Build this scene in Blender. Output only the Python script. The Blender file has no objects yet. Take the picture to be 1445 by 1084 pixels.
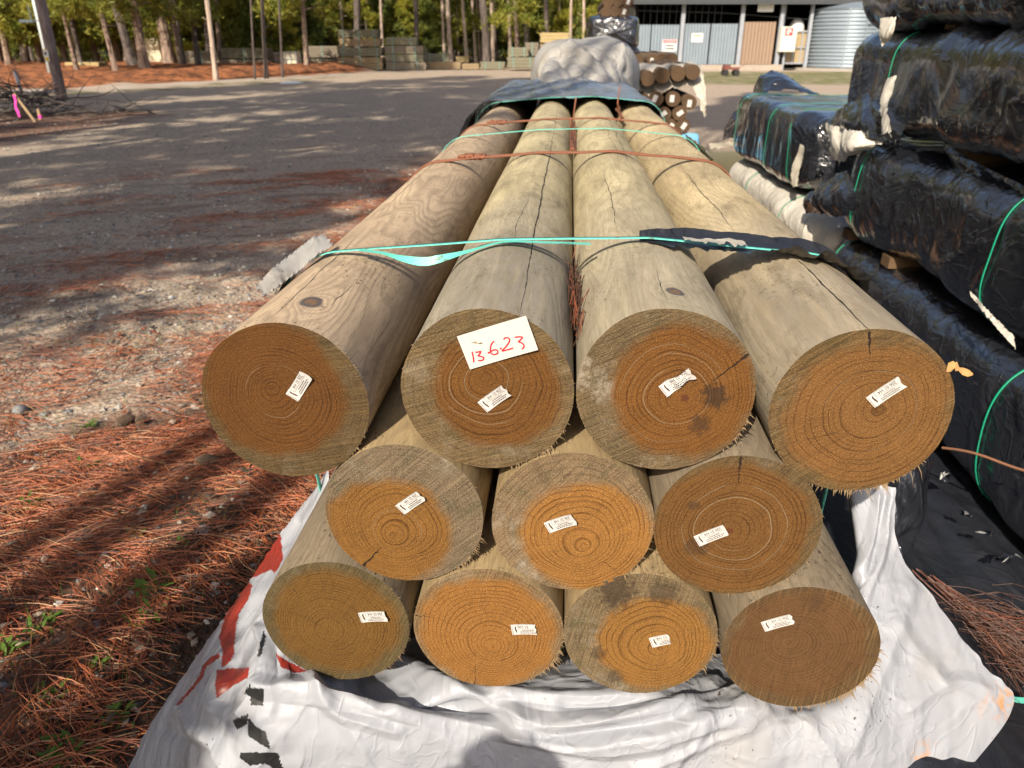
import bpy, math, random
import numpy as np
from mathutils import Vector, Matrix
R = math.radians
S = bpy.context.scene
COL = S.collection
rng = np.random.default_rng(7)
random.seed(7)

# ------------------------------------------------------------------ camera
FPX, PITCH, H = 1086.0, R(24), 1.5
YAW = R(4)                                   # the pole bundle points 4 degrees east of the camera axis
CA, SA = math.cos(YAW), math.sin(YAW)
cd = bpy.data.cameras.new('camera'); cam = bpy.data.objects.new('camera', cd); COL.objects.link(cam)
cam.location = (0, 0, H); cam.rotation_euler = (R(90) - PITCH, 0, 0)
cd.sensor_width = 36; cd.lens = FPX / 1445 * 36; cd.clip_start = .02; cd.clip_end = 600
cd.dof.use_dof = True; cd.dof.focus_distance = 1.2; cd.dof.aperture_fstop = 8
S.camera = cam

def ray(px, py):
    x = (px - 722.5) / FPX; y = -(py - 542) / FPX
    return (x, math.cos(PITCH) + y * math.sin(PITCH), -math.sin(PITCH) + y * math.cos(PITCH))
def PY(px, py, Y):
    r = ray(px, py); t = Y / r[1]; return np.array((r[0] * t, Y, H + r[2] * t))
def PZ(px, py, z=0.):
    r = ray(px, py); t = (z - H) / r[2]; return np.array((r[0] * t, r[1] * t, z))
def Pv(px, py, v):
    r = ray(px, py); d = r[0] * SA + r[1] * CA; t = v / d
    X, Y, Z = r[0] * t, r[1] * t, H + r[2] * t
    return np.array((X * CA - Y * SA, v, Z))
def W(u, v, z):
    return Vector((u * CA + v * SA, -u * SA + v * CA, z))
def toUV(p):
    p = np.asarray(p); q = p.copy()
    q[..., 0] = p[..., 0] * CA - p[..., 1] * SA; q[..., 1] = p[..., 0] * SA + p[..., 1] * CA
    return q
def proj(P):                                  # world points -> pixels of the photograph
    X, Y, Z = P[..., 0], P[..., 1], P[..., 2] - H
    d = Y * math.cos(PITCH) - Z * math.sin(PITCH); v = Y * math.sin(PITCH) + Z * math.cos(PITCH)
    return 722.5 + FPX * X / d, 542 - FPX * v / d

# ------------------------------------------------------------------ light
SUN_AZ, SUN_EL = R(21.5), R(35.5)            # direction the shadows run, height of the sun
sd = bpy.data.lights.new('sun', 'SUN'); sun = bpy.data.objects.new('sun', sd); COL.objects.link(sun)
sd.energy = 5.0; sd.angle = R(.5); sd.color = (1, .9, .74)
SUN_DIR = Vector((math.sin(SUN_AZ) * math.cos(SUN_EL), math.cos(SUN_AZ) * math.cos(SUN_EL), -math.sin(SUN_EL)))
sun.rotation_euler = SUN_DIR.to_track_quat('-Z', 'Y').to_euler()
wd = bpy.data.worlds.new('World'); S.world = wd; wd.use_nodes = True
nt = wd.node_tree; sky = nt.nodes.new('ShaderNodeTexSky'); sky.sky_type = 'NISHITA'; sky.sun_disc = False
sky.sun_elevation = SUN_EL; sky.sun_rotation = SUN_AZ + math.pi; sky.altitude = 100; sky.air_density = .8; sky.dust_density = 3.5; sky.ozone_density = .4
nt.links.new(sky.outputs[0], nt.nodes['Background'].inputs[0]); nt.nodes['Background'].inputs[1].default_value = .115
S.view_settings.view_transform = 'Standard'; S.view_settings.look = 'None'
S.view_settings.exposure = EXPOSURE if 'EXPOSURE' in globals() else .52; S.view_settings.gamma = 1; S.view_settings.use_curve_mapping = False
S.render.engine = 'CYCLES'
S.cycles.use_denoising = True
S.cycles.max_bounces = 6; S.cycles.diffuse_bounces = 3; S.cycles.glossy_bounces = 3; S.cycles.transmission_bounces = 3; S.cycles.transparent_max_bounces = 4

# ------------------------------------------------------------------ noise in numpy
_perm = np.random.default_rng(3).permutation(256); _perm = np.concatenate([_perm, _perm, _perm])
_gr = np.random.default_rng(4).normal(size=(256, 3)); _gr /= np.linalg.norm(_gr, axis=1)[:, None]
def pn(x, y=0., z=0.):
    x, y, z = np.broadcast_arrays(np.asarray(x, float), np.asarray(y, float), np.asarray(z, float))
    xi, yi, zi = np.floor(x).astype(int), np.floor(y).astype(int), np.floor(z).astype(int)
    fx, fy, fz = x - xi, y - yi, z - zi
    xi, yi, zi = xi & 255, yi & 255, zi & 255
    s = lambda t: t * t * t * (t * (t * 6 - 15) + 10)
    ux, uy, uz = s(fx), s(fy), s(fz)
    def g(i, j, k):
        h = _perm[_perm[_perm[xi + i] + yi + j] + zi + k]; q = _gr[h]
        return q[..., 0] * (fx - i) + q[..., 1] * (fy - j) + q[..., 2] * (fz - k)
    l = lambda a, b, t: a + (b - a) * t
    return 1.5 * l(l(l(g(0,0,0), g(1,0,0), ux), l(g(0,1,0), g(1,1,0), ux), uy), l(l(g(0,0,1), g(1,0,1), ux), l(g(0,1,1), g(1,1,1), ux), uy), uz)
def fbm(x, y=0., z=0., o=3):
    s, a = 0, 1.
    for i in range(o):
        s = s + a * pn(np.asarray(x) * 2**i + 17 * i, np.asarray(y) * 2**i + 5 * i, np.asarray(z) * 2**i); a *= .5
    return s
def ridge(x, y=0., z=0., o=3):               # sharp creases, like creased film
    s, a = 0, 1.
    for i in range(o):
        n = 1 - np.abs(pn(np.asarray(x) * 2**i + 31 * i, np.asarray(y) * 2**i + 9 * i, np.asarray(z) * 2**i)) * 2
        s = s + a * n; a *= .5
    return s / 1.75
def facets(x, y, seed=0, n=9, f0=2.2, f1=9.):
    """sum of straight folds in random directions: flat facets with sharp edges, as in creased thin film"""
    r = np.random.default_rng(seed); s = 0
    for i in range(n):
        a = r.uniform(0, math.pi); f = f0 * (f1 / f0) ** (i / max(1, n - 1)); t = (x * math.cos(a) + y * math.sin(a)) * f + .25 * pn(x * f * .35, y * f * .35, seed + i * 3.3) + r.uniform(0, 9)
        m = sstep(-.12, .28, pn(x * f * .45 + 7 * i, y * f * .45, seed + i)); s = s + np.abs(t % 1 - .5) * 2 * m * (f0 / f) ** .9
    return s / 2 - .35
def sstep(a, b, x):
    t = np.clip((x - a) / (b - a), 0, 1); return t * t * (3 - 2 * t)

# ------------------------------------------------------------------ objects
def tag(o, label=None, cat=None, group=None, kind=None):
    if label: o['label'] = label
    if cat: o['category'] = cat
    if group: o['group'] = group
    if kind: o['kind'] = kind
    return o
def mesh(name, verts, faces, mats, smooth=True, midx=None):
    me = bpy.data.meshes.new(name)
    v = np.asarray(verts, float).reshape(-1, 3)
    if isinstance(faces, np.ndarray):
        n, k = faces.shape
        me.vertices.add(len(v)); me.vertices.foreach_set('co', v.ravel())
        me.loops.add(n * k); me.loops.foreach_set('vertex_index', faces.astype(np.int32).ravel())
        me.polygons.add(n); me.polygons.foreach_set('loop_start', np.arange(0, n * k, k, dtype=np.int32))
        me.update(calc_edges=True)
    else:
        me.from_pydata(v.tolist(), [], [list(f) for f in faces])
    for m in (mats if isinstance(mats, (list, tuple)) else [mats]): me.materials.append(m)
    if midx is not None: me.polygons.foreach_set('material_index', np.asarray(midx, np.int32))
    me.polygons.foreach_set('use_smooth', np.full(len(me.polygons), bool(smooth)))
    me.update(); return me
def obj(name, me, parent=None, loc=(0, 0, 0), rot=(0, 0, 0)):
    o = bpy.data.objects.new(name, me); COL.objects.link(o); o.location = loc; o.rotation_euler = rot
    if parent: o.parent = parent
    return o
def empty(name, loc, rot=(0, 0, 0)):
    return obj(name, None, None, loc, rot)
def copy_tree(o, parent=None):
    c = o.copy(); COL.objects.link(c)
    if parent: c.parent = parent
    for ch in list(o.children): copy_tree(ch, c)
    return c
class MB:                                     # collects shapes for one mesh
    def __init__(s): s.v = []; s.f = []; s.m = []; s.n = 0
    def add(s, v, f, m=0):
        v = [tuple(p) for p in v]; s.v += v; s.f += [[i + s.n for i in q] for q in f]; s.m += [m] * len(f); s.n += len(v); return s
    def box(s, c, d, rz=0., m=0, M=None):
        x, y, z = d[0] / 2, d[1] / 2, d[2] / 2; cr, sr = math.cos(rz), math.sin(rz); v = []
        for k in (-z, z):
            for i, j in ((-x, -y), (x, -y), (x, y), (-x, y)):
                p = Vector((i * cr - j * sr, i * sr + j * cr, k))
                if M is not None: p = M @ Vector((i, j, k))
                v.append((p[0] + c[0], p[1] + c[1], p[2] + c[2]))
        return s.add(v, [(3,2,1,0), (4,5,6,7), (0,1,5,4), (1,2,6,5), (2,3,7,6), (3,0,4,7)], m)
    def tube(s, pts, r, n=8, m=0, cap=True, flat=1.):
        pts = [Vector(p) for p in pts]; k = len(pts); rr = r if hasattr(r, '__len__') else [r] * k
        up = Vector((0, 0, 1)); v = []
        for i, p in enumerate(pts):
            t = (pts[min(i + 1, k - 1)] - pts[max(i - 1, 0)])
            t = t.normalized() if t.length > 1e-9 else Vector((0, 1, 0))
            a = t.cross(up) if abs(t.z) < .95 else t.cross(Vector((1, 0, 0)))
            a.normalize(); b = a.cross(t)
            for j in range(n):
                q = 2 * math.pi * j / n; v.append(p + a * (math.cos(q) * rr[i]) + b * (math.sin(q) * rr[i] * flat))
        f = [(i*n + j, i*n + (j+1) % n, (i+1)*n + (j+1) % n, (i+1)*n + j) for i in range(k-1) for j in range(n)]
        if cap: f += [tuple(range(n))[::-1], tuple(range((k-1)*n, k*n))]
        return s.add(v, f, m)
    def quad(s, a, b, c, d, m=0): return s.add([a, b, c, d], [(0, 1, 2, 3)], m)
    def mesh(s, name, mats, smooth=False): return mesh(name, s.v, s.f, mats, smooth, s.m)
def grid_faces(nu, nv, wrap=False):
    i, j = np.meshgrid(np.arange(nu if wrap else nu - 1), np.arange(nv - 1), indexing='ij'); i = i.ravel(); j = j.ravel(); i2 = (i + 1) % nu
    return np.stack([i * nv + j, i2 * nv + j, i2 * nv + j + 1, i * nv + j + 1], 1)

# ------------------------------------------------------------------ node helpers
class N:
    def __init__(s, name):
        s.mat = bpy.data.materials.new(name); s.mat.use_nodes = True; s.t = s.mat.node_tree
        s.p = s.t.nodes['Principled BSDF']; s.out = s.t.nodes['Material Output']; s.tc = s.t.nodes.new('ShaderNodeTexCoord')
        s.obj = s.tc.outputs['Object']
    def nd(s, typ, ins=(), **kw):
        n = s.t.nodes.new('ShaderNode' + typ)
        for k, v in kw.items(): setattr(n, k, v)
        for k, v in (ins.items() if isinstance(ins, dict) else enumerate(ins)):
            if v is None: continue
            if isinstance(v, bpy.types.NodeSocket): s.t.links.new(v, n.inputs[k])
            else:
                i = n.inputs[k]
                if i.type == 'RGBA' and len(v) == 3: v = (*v, 1)
                i.default_value = v
        return n
    def set(s, **kw):
        names = dict(color='Base Color', rough='Roughness', normal='Normal', metal='Metallic', spec='Specular IOR Level', coat='Coat Weight', sheen='Sheen Weight', coatr='Coat Roughness')
        for k, v in kw.items():
            i = s.p.inputs[names[k]]
            if isinstance(v, bpy.types.NodeSocket): s.t.links.new(v, i)
            else: i.default_value = (*v, 1) if i.type == 'RGBA' and len(v) == 3 else v
        return s
    def m(s, op, a, b=None, c=None, clamp=False): return s.nd('Math', (a, b, c), operation=op, use_clamp=clamp).outputs[0]
    def v(s, op, a, b=None, out=0):
        n = s.nd('VectorMath', (a, b), operation=op); return n.outputs['Value'] if op in ('LENGTH', 'DOT_PRODUCT', 'DISTANCE') else n.outputs[0]
    def noise(s, vec, scale=5., detail=3., rough=.5, dist=0., col=False):
        n = s.nd('TexNoise', {'Vector': vec, 'Scale': scale, 'Detail': detail, 'Roughness': rough, 'Distortion': dist}); return n.outputs['Color' if col else 'Fac']
    def voro(s, vec, scale=5., feature='F1', out='Distance', rand=1.):
        n = s.nd('TexVoronoi', {'Vector': vec, 'Scale': scale, 'Randomness': rand}, feature=feature); return n.outputs[out]
    def mix(s, f, a, b, blend='MIX'):
        n = s.nd('Mix', {0: f, 6: a, 7: b}, data_type='RGBA', blend_type=blend); return n.outputs[2]
    def ss(s, x, a, b, lo=0., hi=1.):
        return s.nd('MapRange', {0: x, 1: a, 2: b, 3: lo, 4: hi}, interpolation_type='SMOOTHSTEP').outputs[0]
    def lin(s, x, a, b, lo=0., hi=1.): return s.nd('MapRange', {0: x, 1: a, 2: b, 3: lo, 4: hi}).outputs[0]
    def ramp(s, f, stops):
        n = s.nd('ValToRGB', (f,)); e = n.color_ramp.elements
        while len(e) < len(stops): e.new(.5)
        for q, (p, c) in zip(e, stops): q.position = p; q.color = (*c, 1)
        return n.outputs[0]
    def bump(s, h, strength=.5, dist=.01, normal=None):
        return s.nd('Bump', {'Strength': strength, 'Distance': dist, 'Height': h, 'Normal': normal}).outputs[0]
    def sep(s, v): return s.nd('SeparateXYZ', (v,)).outputs
    def comb(s, x=0., y=0., z=0.): return s.nd('CombineXYZ', (x, y, z)).outputs[0]
    def mul(s, v, k): return s.v('MULTIPLY', v, k)
    def addv(s, v, k): return s.v('ADD', v, k)
def simple(name, col, rough=.7, var=.15, scale=8., metal=0., bump=0., bscale=60.):
    n = N(name); f = n.noise(n.obj, scale, 4)
    c = n.mix(f, tuple(x * (1 - var) for x in col), tuple(min(1, x * (1 + var)) for x in col)); n.set(color=c, rough=rough, metal=metal)
    if bump: n.set(normal=n.bump(n.noise(n.obj, bscale, 3), bump, .01))
    return n.mat
# ------------------------------------------------------------------ materials
def film(name, col, rough=.3, dirt=.0, dirtcol=(.25,.2,.14), crinkle=.5, var=.25, spec=.5, stains=None, coat=0.):
    n = N(name); o = n.obj
    warp = n.noise(o, 2.2, 2, col=True); w = n.v('ADD', o, n.mul(warp, (.35, .35, .35)))
    crease = lambda sc, v=None: n.ss(n.m('ABSOLUTE', n.m('SUBTRACT', n.noise(w if v is None else v, sc, 1.5, .5), .5)), 0., .07, 1, 0)
    f1 = crease(3.2); f2 = crease(8.5); f3 = crease(1., n.mul(w, (26, 5, 26))); f4 = n.noise(o, 90, 2); f5 = n.noise(w, 6, 2)
    h = n.m('ADD', n.m('MULTIPLY', f1, .55), n.m('ADD', n.m('MULTIPLY', f2, .22), n.m('ADD', n.m('MULTIPLY', f3, .10), n.m('ADD', n.m('MULTIPLY', f4, .03), n.m('MULTIPLY', f5, .35)))))
    c = n.mix(n.noise(o, 2.3, 4), tuple(x * (1 - var) for x in col), tuple(min(.9, x * (1 + var)) for x in col))
    r = n.lin(n.noise(o, 6, 4), .3, .7, rough * .7, rough * 1.5)
    if dirt:
        dm = n.m('MULTIPLY', n.ss(n.noise(o, 4, 6, .65), .5, .72), dirt)
        c = n.mix(dm, c, dirtcol)
        fl = n.m('MULTIPLY', n.ss(n.noise(o, 130, 2), .68, .72), n.ss(n.noise(o, 5, 2), .52, .62))
        c = n.mix(fl, c, (.05, .03, .02))
    if stains:
        for (x, y, z, rad) in stains:
            d = n.v('DISTANCE', o, (x, y, z)); k = n.m('MULTIPLY', n.ss(d, 0, rad, 1, 0), n.ss(n.noise(o, 55, 5, .7), .44, .6))
            c = n.mix(n.m('MULTIPLY', k, .95, clamp=True), c, (.55, .22, .03))
    n.set(color=c, rough=r, normal=n.bump(h, crinkle, .012), spec=spec, coat=coat, coatr=.12)
    return n.mat
M = {}
M['black'] = film('black_film', (.016, .0175, .023), .13, .04, (.06, .06, .062), 1.2, spec=1., coat=.9)
M['black_matte'] = film('black_film_weathered', (.018, .02, .027), .34, .12, (.1, .09, .08), .5)
M['bluefilm'] = film('blue_black_film', (.15, .175, .215), .2, .25, (.12, .11, .1), .7)  # black plastic; the blue-grey colour paints in the sky it reflects
M['greyfilm'] = film('grey_white_film', (.30, .29, .275), .5, .5, (.26, .22, .17), .45)
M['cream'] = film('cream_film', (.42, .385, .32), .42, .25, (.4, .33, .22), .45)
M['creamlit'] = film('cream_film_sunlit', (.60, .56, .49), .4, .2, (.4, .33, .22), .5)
M['white'] = film('white_film', (.37, .37, .38), .40, .22, (.30, .27, .22), .8, var=.05)
M['redprint'] = film('red_print', (.22, .022, .012), .4, .3, (.22, .09, .05), .8)
M['blackprint'] = film('black_print', (.012, .012, .013), .4, .1, (.1, .1, .1), .35)
M['bluetarp'] = film('blue_tarp', (.14, .36, .55), .45, .1, crinkle=.4)
def strapmat(name, col, rough=.4):
    n = N(name); f = n.noise(n.mul(n.obj, (40, 900, 40)), 1, 2); c = n.mix(f, tuple(x * .75 for x in col), tuple(min(1, x * 1.2) for x in col))
    d = n.ss(n.noise(n.obj, 45, 3), .62, .7); c = n.mix(n.m('MULTIPLY', d, .7), c, (.1, .07, .05)); n.set(color=c, rough=rough, normal=n.bump(f, .25, .002)); return n.mat
M['teal'] = strapmat('teal_strapping', (.13, .56, .45)); M['green'] = strapmat('green_strapping', (.015, .33, .19)); M['farstrap'] = simple('far_strapping', (.16, .34, .30), .5, .2); M['orange'] = strapmat('orange_twine', (.20, .072, .035), .7)
M['tagwhite'] = simple('tag_plastic', (.52, .50, .48), .45, .06, 40); M['card'] = simple('card_white', (.53, .50, .46), .55, .04, 30)
M['ink'] = simple('black_ink', (.015, .015, .015), .6, .1); M['redink'] = simple('red_ink', (.68, .012, .035), .5, .1)
M['staple'] = simple('rusty_staple', (.10, .055, .035), .6, .4, 200, .5)
M['steel'] = simple('staple_wire', (.22, .18, .13), .45, .2, 100, .7)

def end_grain(name, p, heart, hr, hc, sc, seed, rings=17, cracks=(), circles=(), chalk=.3, stains=(), soft=.09, saw=.35, pithdot=0., pattern=.6):
    """sawn end of a pole, object coordinates in metres, radius .125; p pith, heart centre, hr radius (all in radii)"""
    n = N(name); o = n.mul(n.obj, (8, 0, 8)); sd3 = (seed * 3.7, seed * 1.3, seed * 2.1)
    w = n.v('SUBTRACT', n.noise(n.addv(o, sd3), 1.6, 2, col=True), (.5, .5, .5)); q = n.v('ADD', o, n.mul(w, (.13, 0, .13)))
    fine = n.v('SUBTRACT', n.noise(n.addv(o, sd3), 9, 2, col=True), (.5, .5, .5)); q = n.v('ADD', q, n.mul(fine, (.016, 0, .016)))
    P = (p[0], 0, p[1])
    r0 = n.v('LENGTH', n.v('SUBTRACT', q, P)); s1 = n.m('SUBTRACT', 1, r0, clamp=True)
    r1 = n.v('LENGTH', n.v('SUBTRACT', q, n.nd('VectorMath', {0: P, 'Scale': s1}, operation='SCALE').outputs[0])); s2 = n.m('SUBTRACT', 1, r1, clamp=True)
    rho = n.v('LENGTH', n.v('SUBTRACT', q, n.nd('VectorMath', {0: P, 'Scale': s2}, operation='SCALE').outputs[0]))
    ph = n.m('ADD', n.m('MULTIPLY', n.m('POWER', rho, 1.15), float(rings)), n.m('MULTIPLY', n.noise(n.comb(n.m('MULTIPLY', rho, 7.), float(seed)), 1, 2), 3.0))
    fr = n.m('FRACT', ph); thin = n.lin(n.noise(n.comb(n.m('FLOOR', ph), float(seed), 2.), 3.7, 0), .3, .7, .50, .80); late = n.m('MULTIPLY', n.nd('MapRange', {0: fr, 1: thin, 2: .9, 3: 0., 4: 1.}, interpolation_type='SMOOTHSTEP').outputs[0], n.ss(fr, .9, 1., 1, 0))
    broken = n.lin(n.noise(n.addv(o, sd3), 3.5, 4, .65), .36, .62, .35, 1.); late = n.m('MULTIPLY', late, broken)
    hd = n.m('ADD', n.v('DISTANCE', q, (heart[0], 0, heart[1])), n.m('MULTIPLY', n.m('SUBTRACT', n.noise(n.addv(o, sd3), 2.6, 5, .62), .5), .34))
    hm = n.ss(hd, hr - soft, hr + soft, 1, 0)
    blot = n.noise(n.addv(o, sd3), 2.2, 5, .6)
    ch = n.mix(blot, tuple(x * .72 for x in hc), tuple(x * 1.22 for x in hc)); cs = n.mix(blot, tuple(x * .62 for x in sc), tuple(x * 1.3 for x in sc))
    cs = n.mix(n.ss(n.noise(n.addv(o, (seed * 2., 0, 5)), 3.2, 4), .5, .7), cs, (sc[0] * .62, sc[1] * .72, sc[2] * .68))
    c = n.mix(hm, cs, ch)
    c = n.mix(n.m('MULTIPLY', late, n.m('ADD', .62, n.m('MULTIPLY', hm, .30))), c, n.mix(hm, tuple(x * .5 for x in sc), tuple(x * k for x, k in zip(hc, (.27, .22, .2)))))
    # saw lines and torn fibres
    a = seed * .13 + .06; rot = n.nd('VectorRotate', {0: o, 'Angle': a}, rotation_type='Y_AXIS').outputs[0]
    sl = n.noise(n.addv(n.mul(rot, (.9, 1, 52)), sd3), 1, 3, .7); sl2 = n.noise(n.addv(n.mul(rot, (52, 1, .9)), sd3), 1, 3, .7)
    c = n.mix(n.m('MULTIPLY', n.ss(sl, .50, .62), n.lin(hm, 0, 1, saw * 1.3, saw * .5)), c, n.mix(hm, tuple(min(1, x * 1.75) for x in sc), tuple(x * 1.35 for x in hc)))
    c = n.mix(n.m('MULTIPLY', n.ss(sl2, .55, .8), n.lin(hm, 0, 1, .35, .05)), c, tuple(x * .4 for x in sc))
    sl3 = n.noise(n.addv(n.mul(rot, (1.4, 1, 75)), (3., 2., seed * 1.)), 1, 2, .6); c = n.mix(n.m('MULTIPLY', n.ss(sl3, .54, .64), n.lin(hm, 0, 1, .75, .22)), c, tuple(x * .3 for x in sc))
    rad_ = n.sep(n.v('SUBTRACT', q, P)); an = n.m('ARCTAN2', rad_[0], rad_[2]); ry = n.noise(n.comb(n.m('MULTIPLY', an, 9.), n.m('MULTIPLY', rho, 1.2), float(seed)), 1.6, 4, .7); c = n.mix(n.m('MULTIPLY', n.ss(ry, .5, .68), .38), c, n.mix(hm, tuple(x * .45 for x in sc), tuple(x * .5 for x in hc)))
    sp = n.noise(o, 62, 2, .7); spm = n.m('MULTIPLY', n.ss(sp, .55, .62), n.m('SUBTRACT', 1, n.m('MULTIPLY', late, .8)))
    c = n.mix(n.m('MULTIPLY', spm, pattern), c, n.mix(hm, tuple(min(1, x * 2.4) for x in sc), tuple(min(1, x * y) for x, y in zip(hc, (2.0, 2.5, 3.6)))))
    dk = n.noise(n.addv(o, (4, 1, 9)), 38, 3, .65); c = n.mix(n.m('MULTIPLY', n.ss(dk, .56, .68), .75), c, tuple(x * .35 for x in hc))
    if chalk: c = n.mix(n.m('MULTIPLY', n.m('MULTIPLY', n.ss(n.noise(n.addv(o, sd3), 1.5, 8, .8), .50, .78), n.m('SUBTRACT', 1, hm)), chalk), c, (.42, .38, .31))
    for (cr, wd, lo) in circles:
        d = n.m('ABSOLUTE', n.m('SUBTRACT', rho, cr)); k = n.m('MULTIPLY', n.ss(d, wd * .12, wd * .5, 1, 0), n.ss(n.noise(n.addv(o, (cr * 40, seed, 0)), 1.4, 2), lo, lo + .1))
        c = n.mix(n.m('MULTIPLY', k, .42), c, (.27, .23, .16))
    for (x, z, rad, k0) in stains:
        d = n.m('ADD', n.v('DISTANCE', q, (x, 0, z)), n.m('MULTIPLY', n.m('SUBTRACT', n.noise(o, 12, 5, .8), .5), rad * 2.6))
        c = n.mix(n.m('MULTIPLY', n.ss(d, rad * .45, rad, 1, 0), k0), c, (.028, .017, .011))
    if pithdot: c = n.mix(n.ss(n.v('LENGTH', n.v('SUBTRACT', q, P)), pithdot * .8, pithdot, 1, 0), c, (.09, .03, .012))
    hgt = n.m('ADD', n.m('MULTIPLY', sl, .6), n.m('ADD', n.m('MULTIPLY', late, -.2), n.m('MULTIPLY', sp, .8)))
    for (x0, z0, x1, z1, wdt) in cracks:
        dx, dz = x1 - x0, z1 - z0; L = math.hypot(dx, dz); D = (dx / L, 0, dz / L); Q = (-dz / L, 0, dx / L)
        e = n.v('SUBTRACT', o, (x0, 0, z0)); al = n.v('DOT_PRODUCT', e, D); b = n.m('ABSOLUTE', n.m('ADD', n.v('DOT_PRODUCT', e, Q), n.m('MULTIPLY', n.m('SUBTRACT', n.noise(o, 14, 3), .5), .06)))
        ww = n.lin(al, 0, L, wdt * .6, wdt * .12)
        k = n.m('MULTIPLY', n.m('LESS_THAN', b, ww), n.m('MULTIPLY', n.m('GREATER_THAN', al, 0.), n.m('LESS_THAN', al, L)))
        c = n.mix(k, c, (.02, .012, .008)); hgt = n.m('SUBTRACT', hgt, n.m('MULTIPLY', k, 3.))
    n.set(color=c, rough=.82, normal=n.bump(hgt, .8, .002), spec=.2); return n.mat

def pole_side(name, cols, seed, knots=(), cracks=(), grain=.3, near=None, flecks=.5, stain=.4):
    """weathered peeled pole, object y along the pole; cols dark, mid, pale; near = tint of the first metre"""
    n = N(name); x, y, z = n.sep(n.obj)[:3]
    st = n.m('MULTIPLY', n.m('ARCTAN2', x, z), .125); sv = n.comb(st, y, float(seed))
    F = n.noise(n.mul(sv, (6.5, 1.05, 1)), 1, 1.5, .45, .35)
    kn = []
    for (th, y0, r0) in knots:
        e = n.comb(n.m('SUBTRACT', st, th * .125), n.m('DIVIDE', n.m('SUBTRACT', y, y0), 1.45)); d = n.m('DIVIDE', n.v('LENGTH', n.v('ADD', e, n.mul(n.v('SUBTRACT', n.noise(sv, 40, 2, col=True), (.5, .5, .5)), (.008, .008, 0)))), r0); kn.append(d)
        F = n.m('ADD', F, n.m('MULTIPLY', n.m('DIVIDE', 1, n.m('ADD', 1, n.m('MULTIPLY', d, n.m('MULTIPLY', d, .5)))), .22))
    lines = n.m('FRACT', n.m('MULTIPLY', F, 26.)); ln = n.m('MULTIPLY', n.ss(lines, .3, .85), n.ss(lines, .88, 1, 1, 0))
    mac = n.noise(n.mul(sv, (9, 1.6, 1)), 1, 5, .62); mac2 = n.noise(n.mul(sv, (5, 2.6, 1)), 1.3, 3)
    c = n.ramp(mac, [(.28, cols[0]), (.5, cols[1]), (.72, cols[2])])
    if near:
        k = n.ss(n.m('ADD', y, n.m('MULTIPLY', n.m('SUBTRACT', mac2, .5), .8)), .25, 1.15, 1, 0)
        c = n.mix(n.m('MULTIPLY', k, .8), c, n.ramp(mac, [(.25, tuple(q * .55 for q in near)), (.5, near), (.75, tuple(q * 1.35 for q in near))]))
    fib = n.noise(n.mul(sv, (420, 24, 1)), 1, 3, .6); fib2 = n.noise(n.mul(sv, (60, 4, 1)), 1, 3, .6)
    c = n.mix(n.m('MULTIPLY', ln, grain), c, tuple(q * .50 for q in cols[1]))
    c = n.mix(n.m('MULTIPLY', n.ss(fib, .48, .66), .42), c, tuple(q * .45 for q in cols[1])); c = n.mix(n.m('MULTIPLY', n.ss(fib2, .46, .72), .12), c, tuple(min(1, q * 1.35) for q in cols[2]))
    c = n.mix(n.m('MULTIPLY', n.ss(n.noise(n.mul(sv, (14, 5, 1)), 1, 6, .75), .50, .66), stain), c, tuple(q * .42 for q in cols[0]))
    fk = n.m('MULTIPLY', n.ss(n.noise(n.mul(sv, (130, 80, 1)), 1, 3, .6), .60, .64), n.ss(n.noise(n.mul(sv, (9, 4, 1)), 1, 2), .44, .58))
    c = n.mix(n.m('MULTIPLY', fk, flecks), c, (.05, .03, .02))
    h = n.m('ADD', n.m('MULTIPLY', ln, -.4), n.m('ADD', n.m('MULTIPLY', fib, .5), n.m('MULTIPLY', n.noise(n.mul(sv, (60, 30, 1)), 1, 4), .5)))
    for d in kn:
        c = n.mix(n.ss(d, .85, 1.25, .9, 0), c, (.055, .052, .06)); c = n.mix(n.m('MULTIPLY', n.ss(d, .55, .75, 1, 0), n.lin(n.noise(sv, 120, 3), .35, .6, .3, 1)), c, (.20, .11, .055))
        h = n.m('ADD', h, n.ss(d, .7, 1.1, .6, 0))
    cr = 0
    for (th, y0, y1, wdt, wob) in cracks:
        off = n.m('MULTIPLY', n.m('SUBTRACT', n.noise(n.comb(0., n.m('MULTIPLY', y, 3.2), th * 9 + seed), 1, 4, .55), .5), wob * .8)
        b = n.m('ABSOLUTE', n.m('ADD', n.m('SUBTRACT', st, th * .125), off)); mid, hf = (y0 + y1) / 2, (y1 - y0) / 2
        ww = n.m('MULTIPLY', n.m('SUBTRACT', 1, n.m('POWER', n.m('DIVIDE', n.m('ABSOLUTE', n.m('SUBTRACT', y, mid)), hf), 2.), clamp=True), wdt)
        ww = n.m('MULTIPLY', ww, n.lin(n.noise(n.comb(0., n.m('MULTIPLY', y, 30.), seed + 3.), 1, 2), .3, .7, .4, 1.4))
        k = n.m('LESS_THAN', b, ww); c = n.mix(k, c, (.022, .016, .012)); h = n.m('SUBTRACT', h, n.m('MULTIPLY', k, 3.))
    n.set(color=c, rough=.78, normal=n.bump(h, .5, .0014), spec=.3); return n.mat

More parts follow.
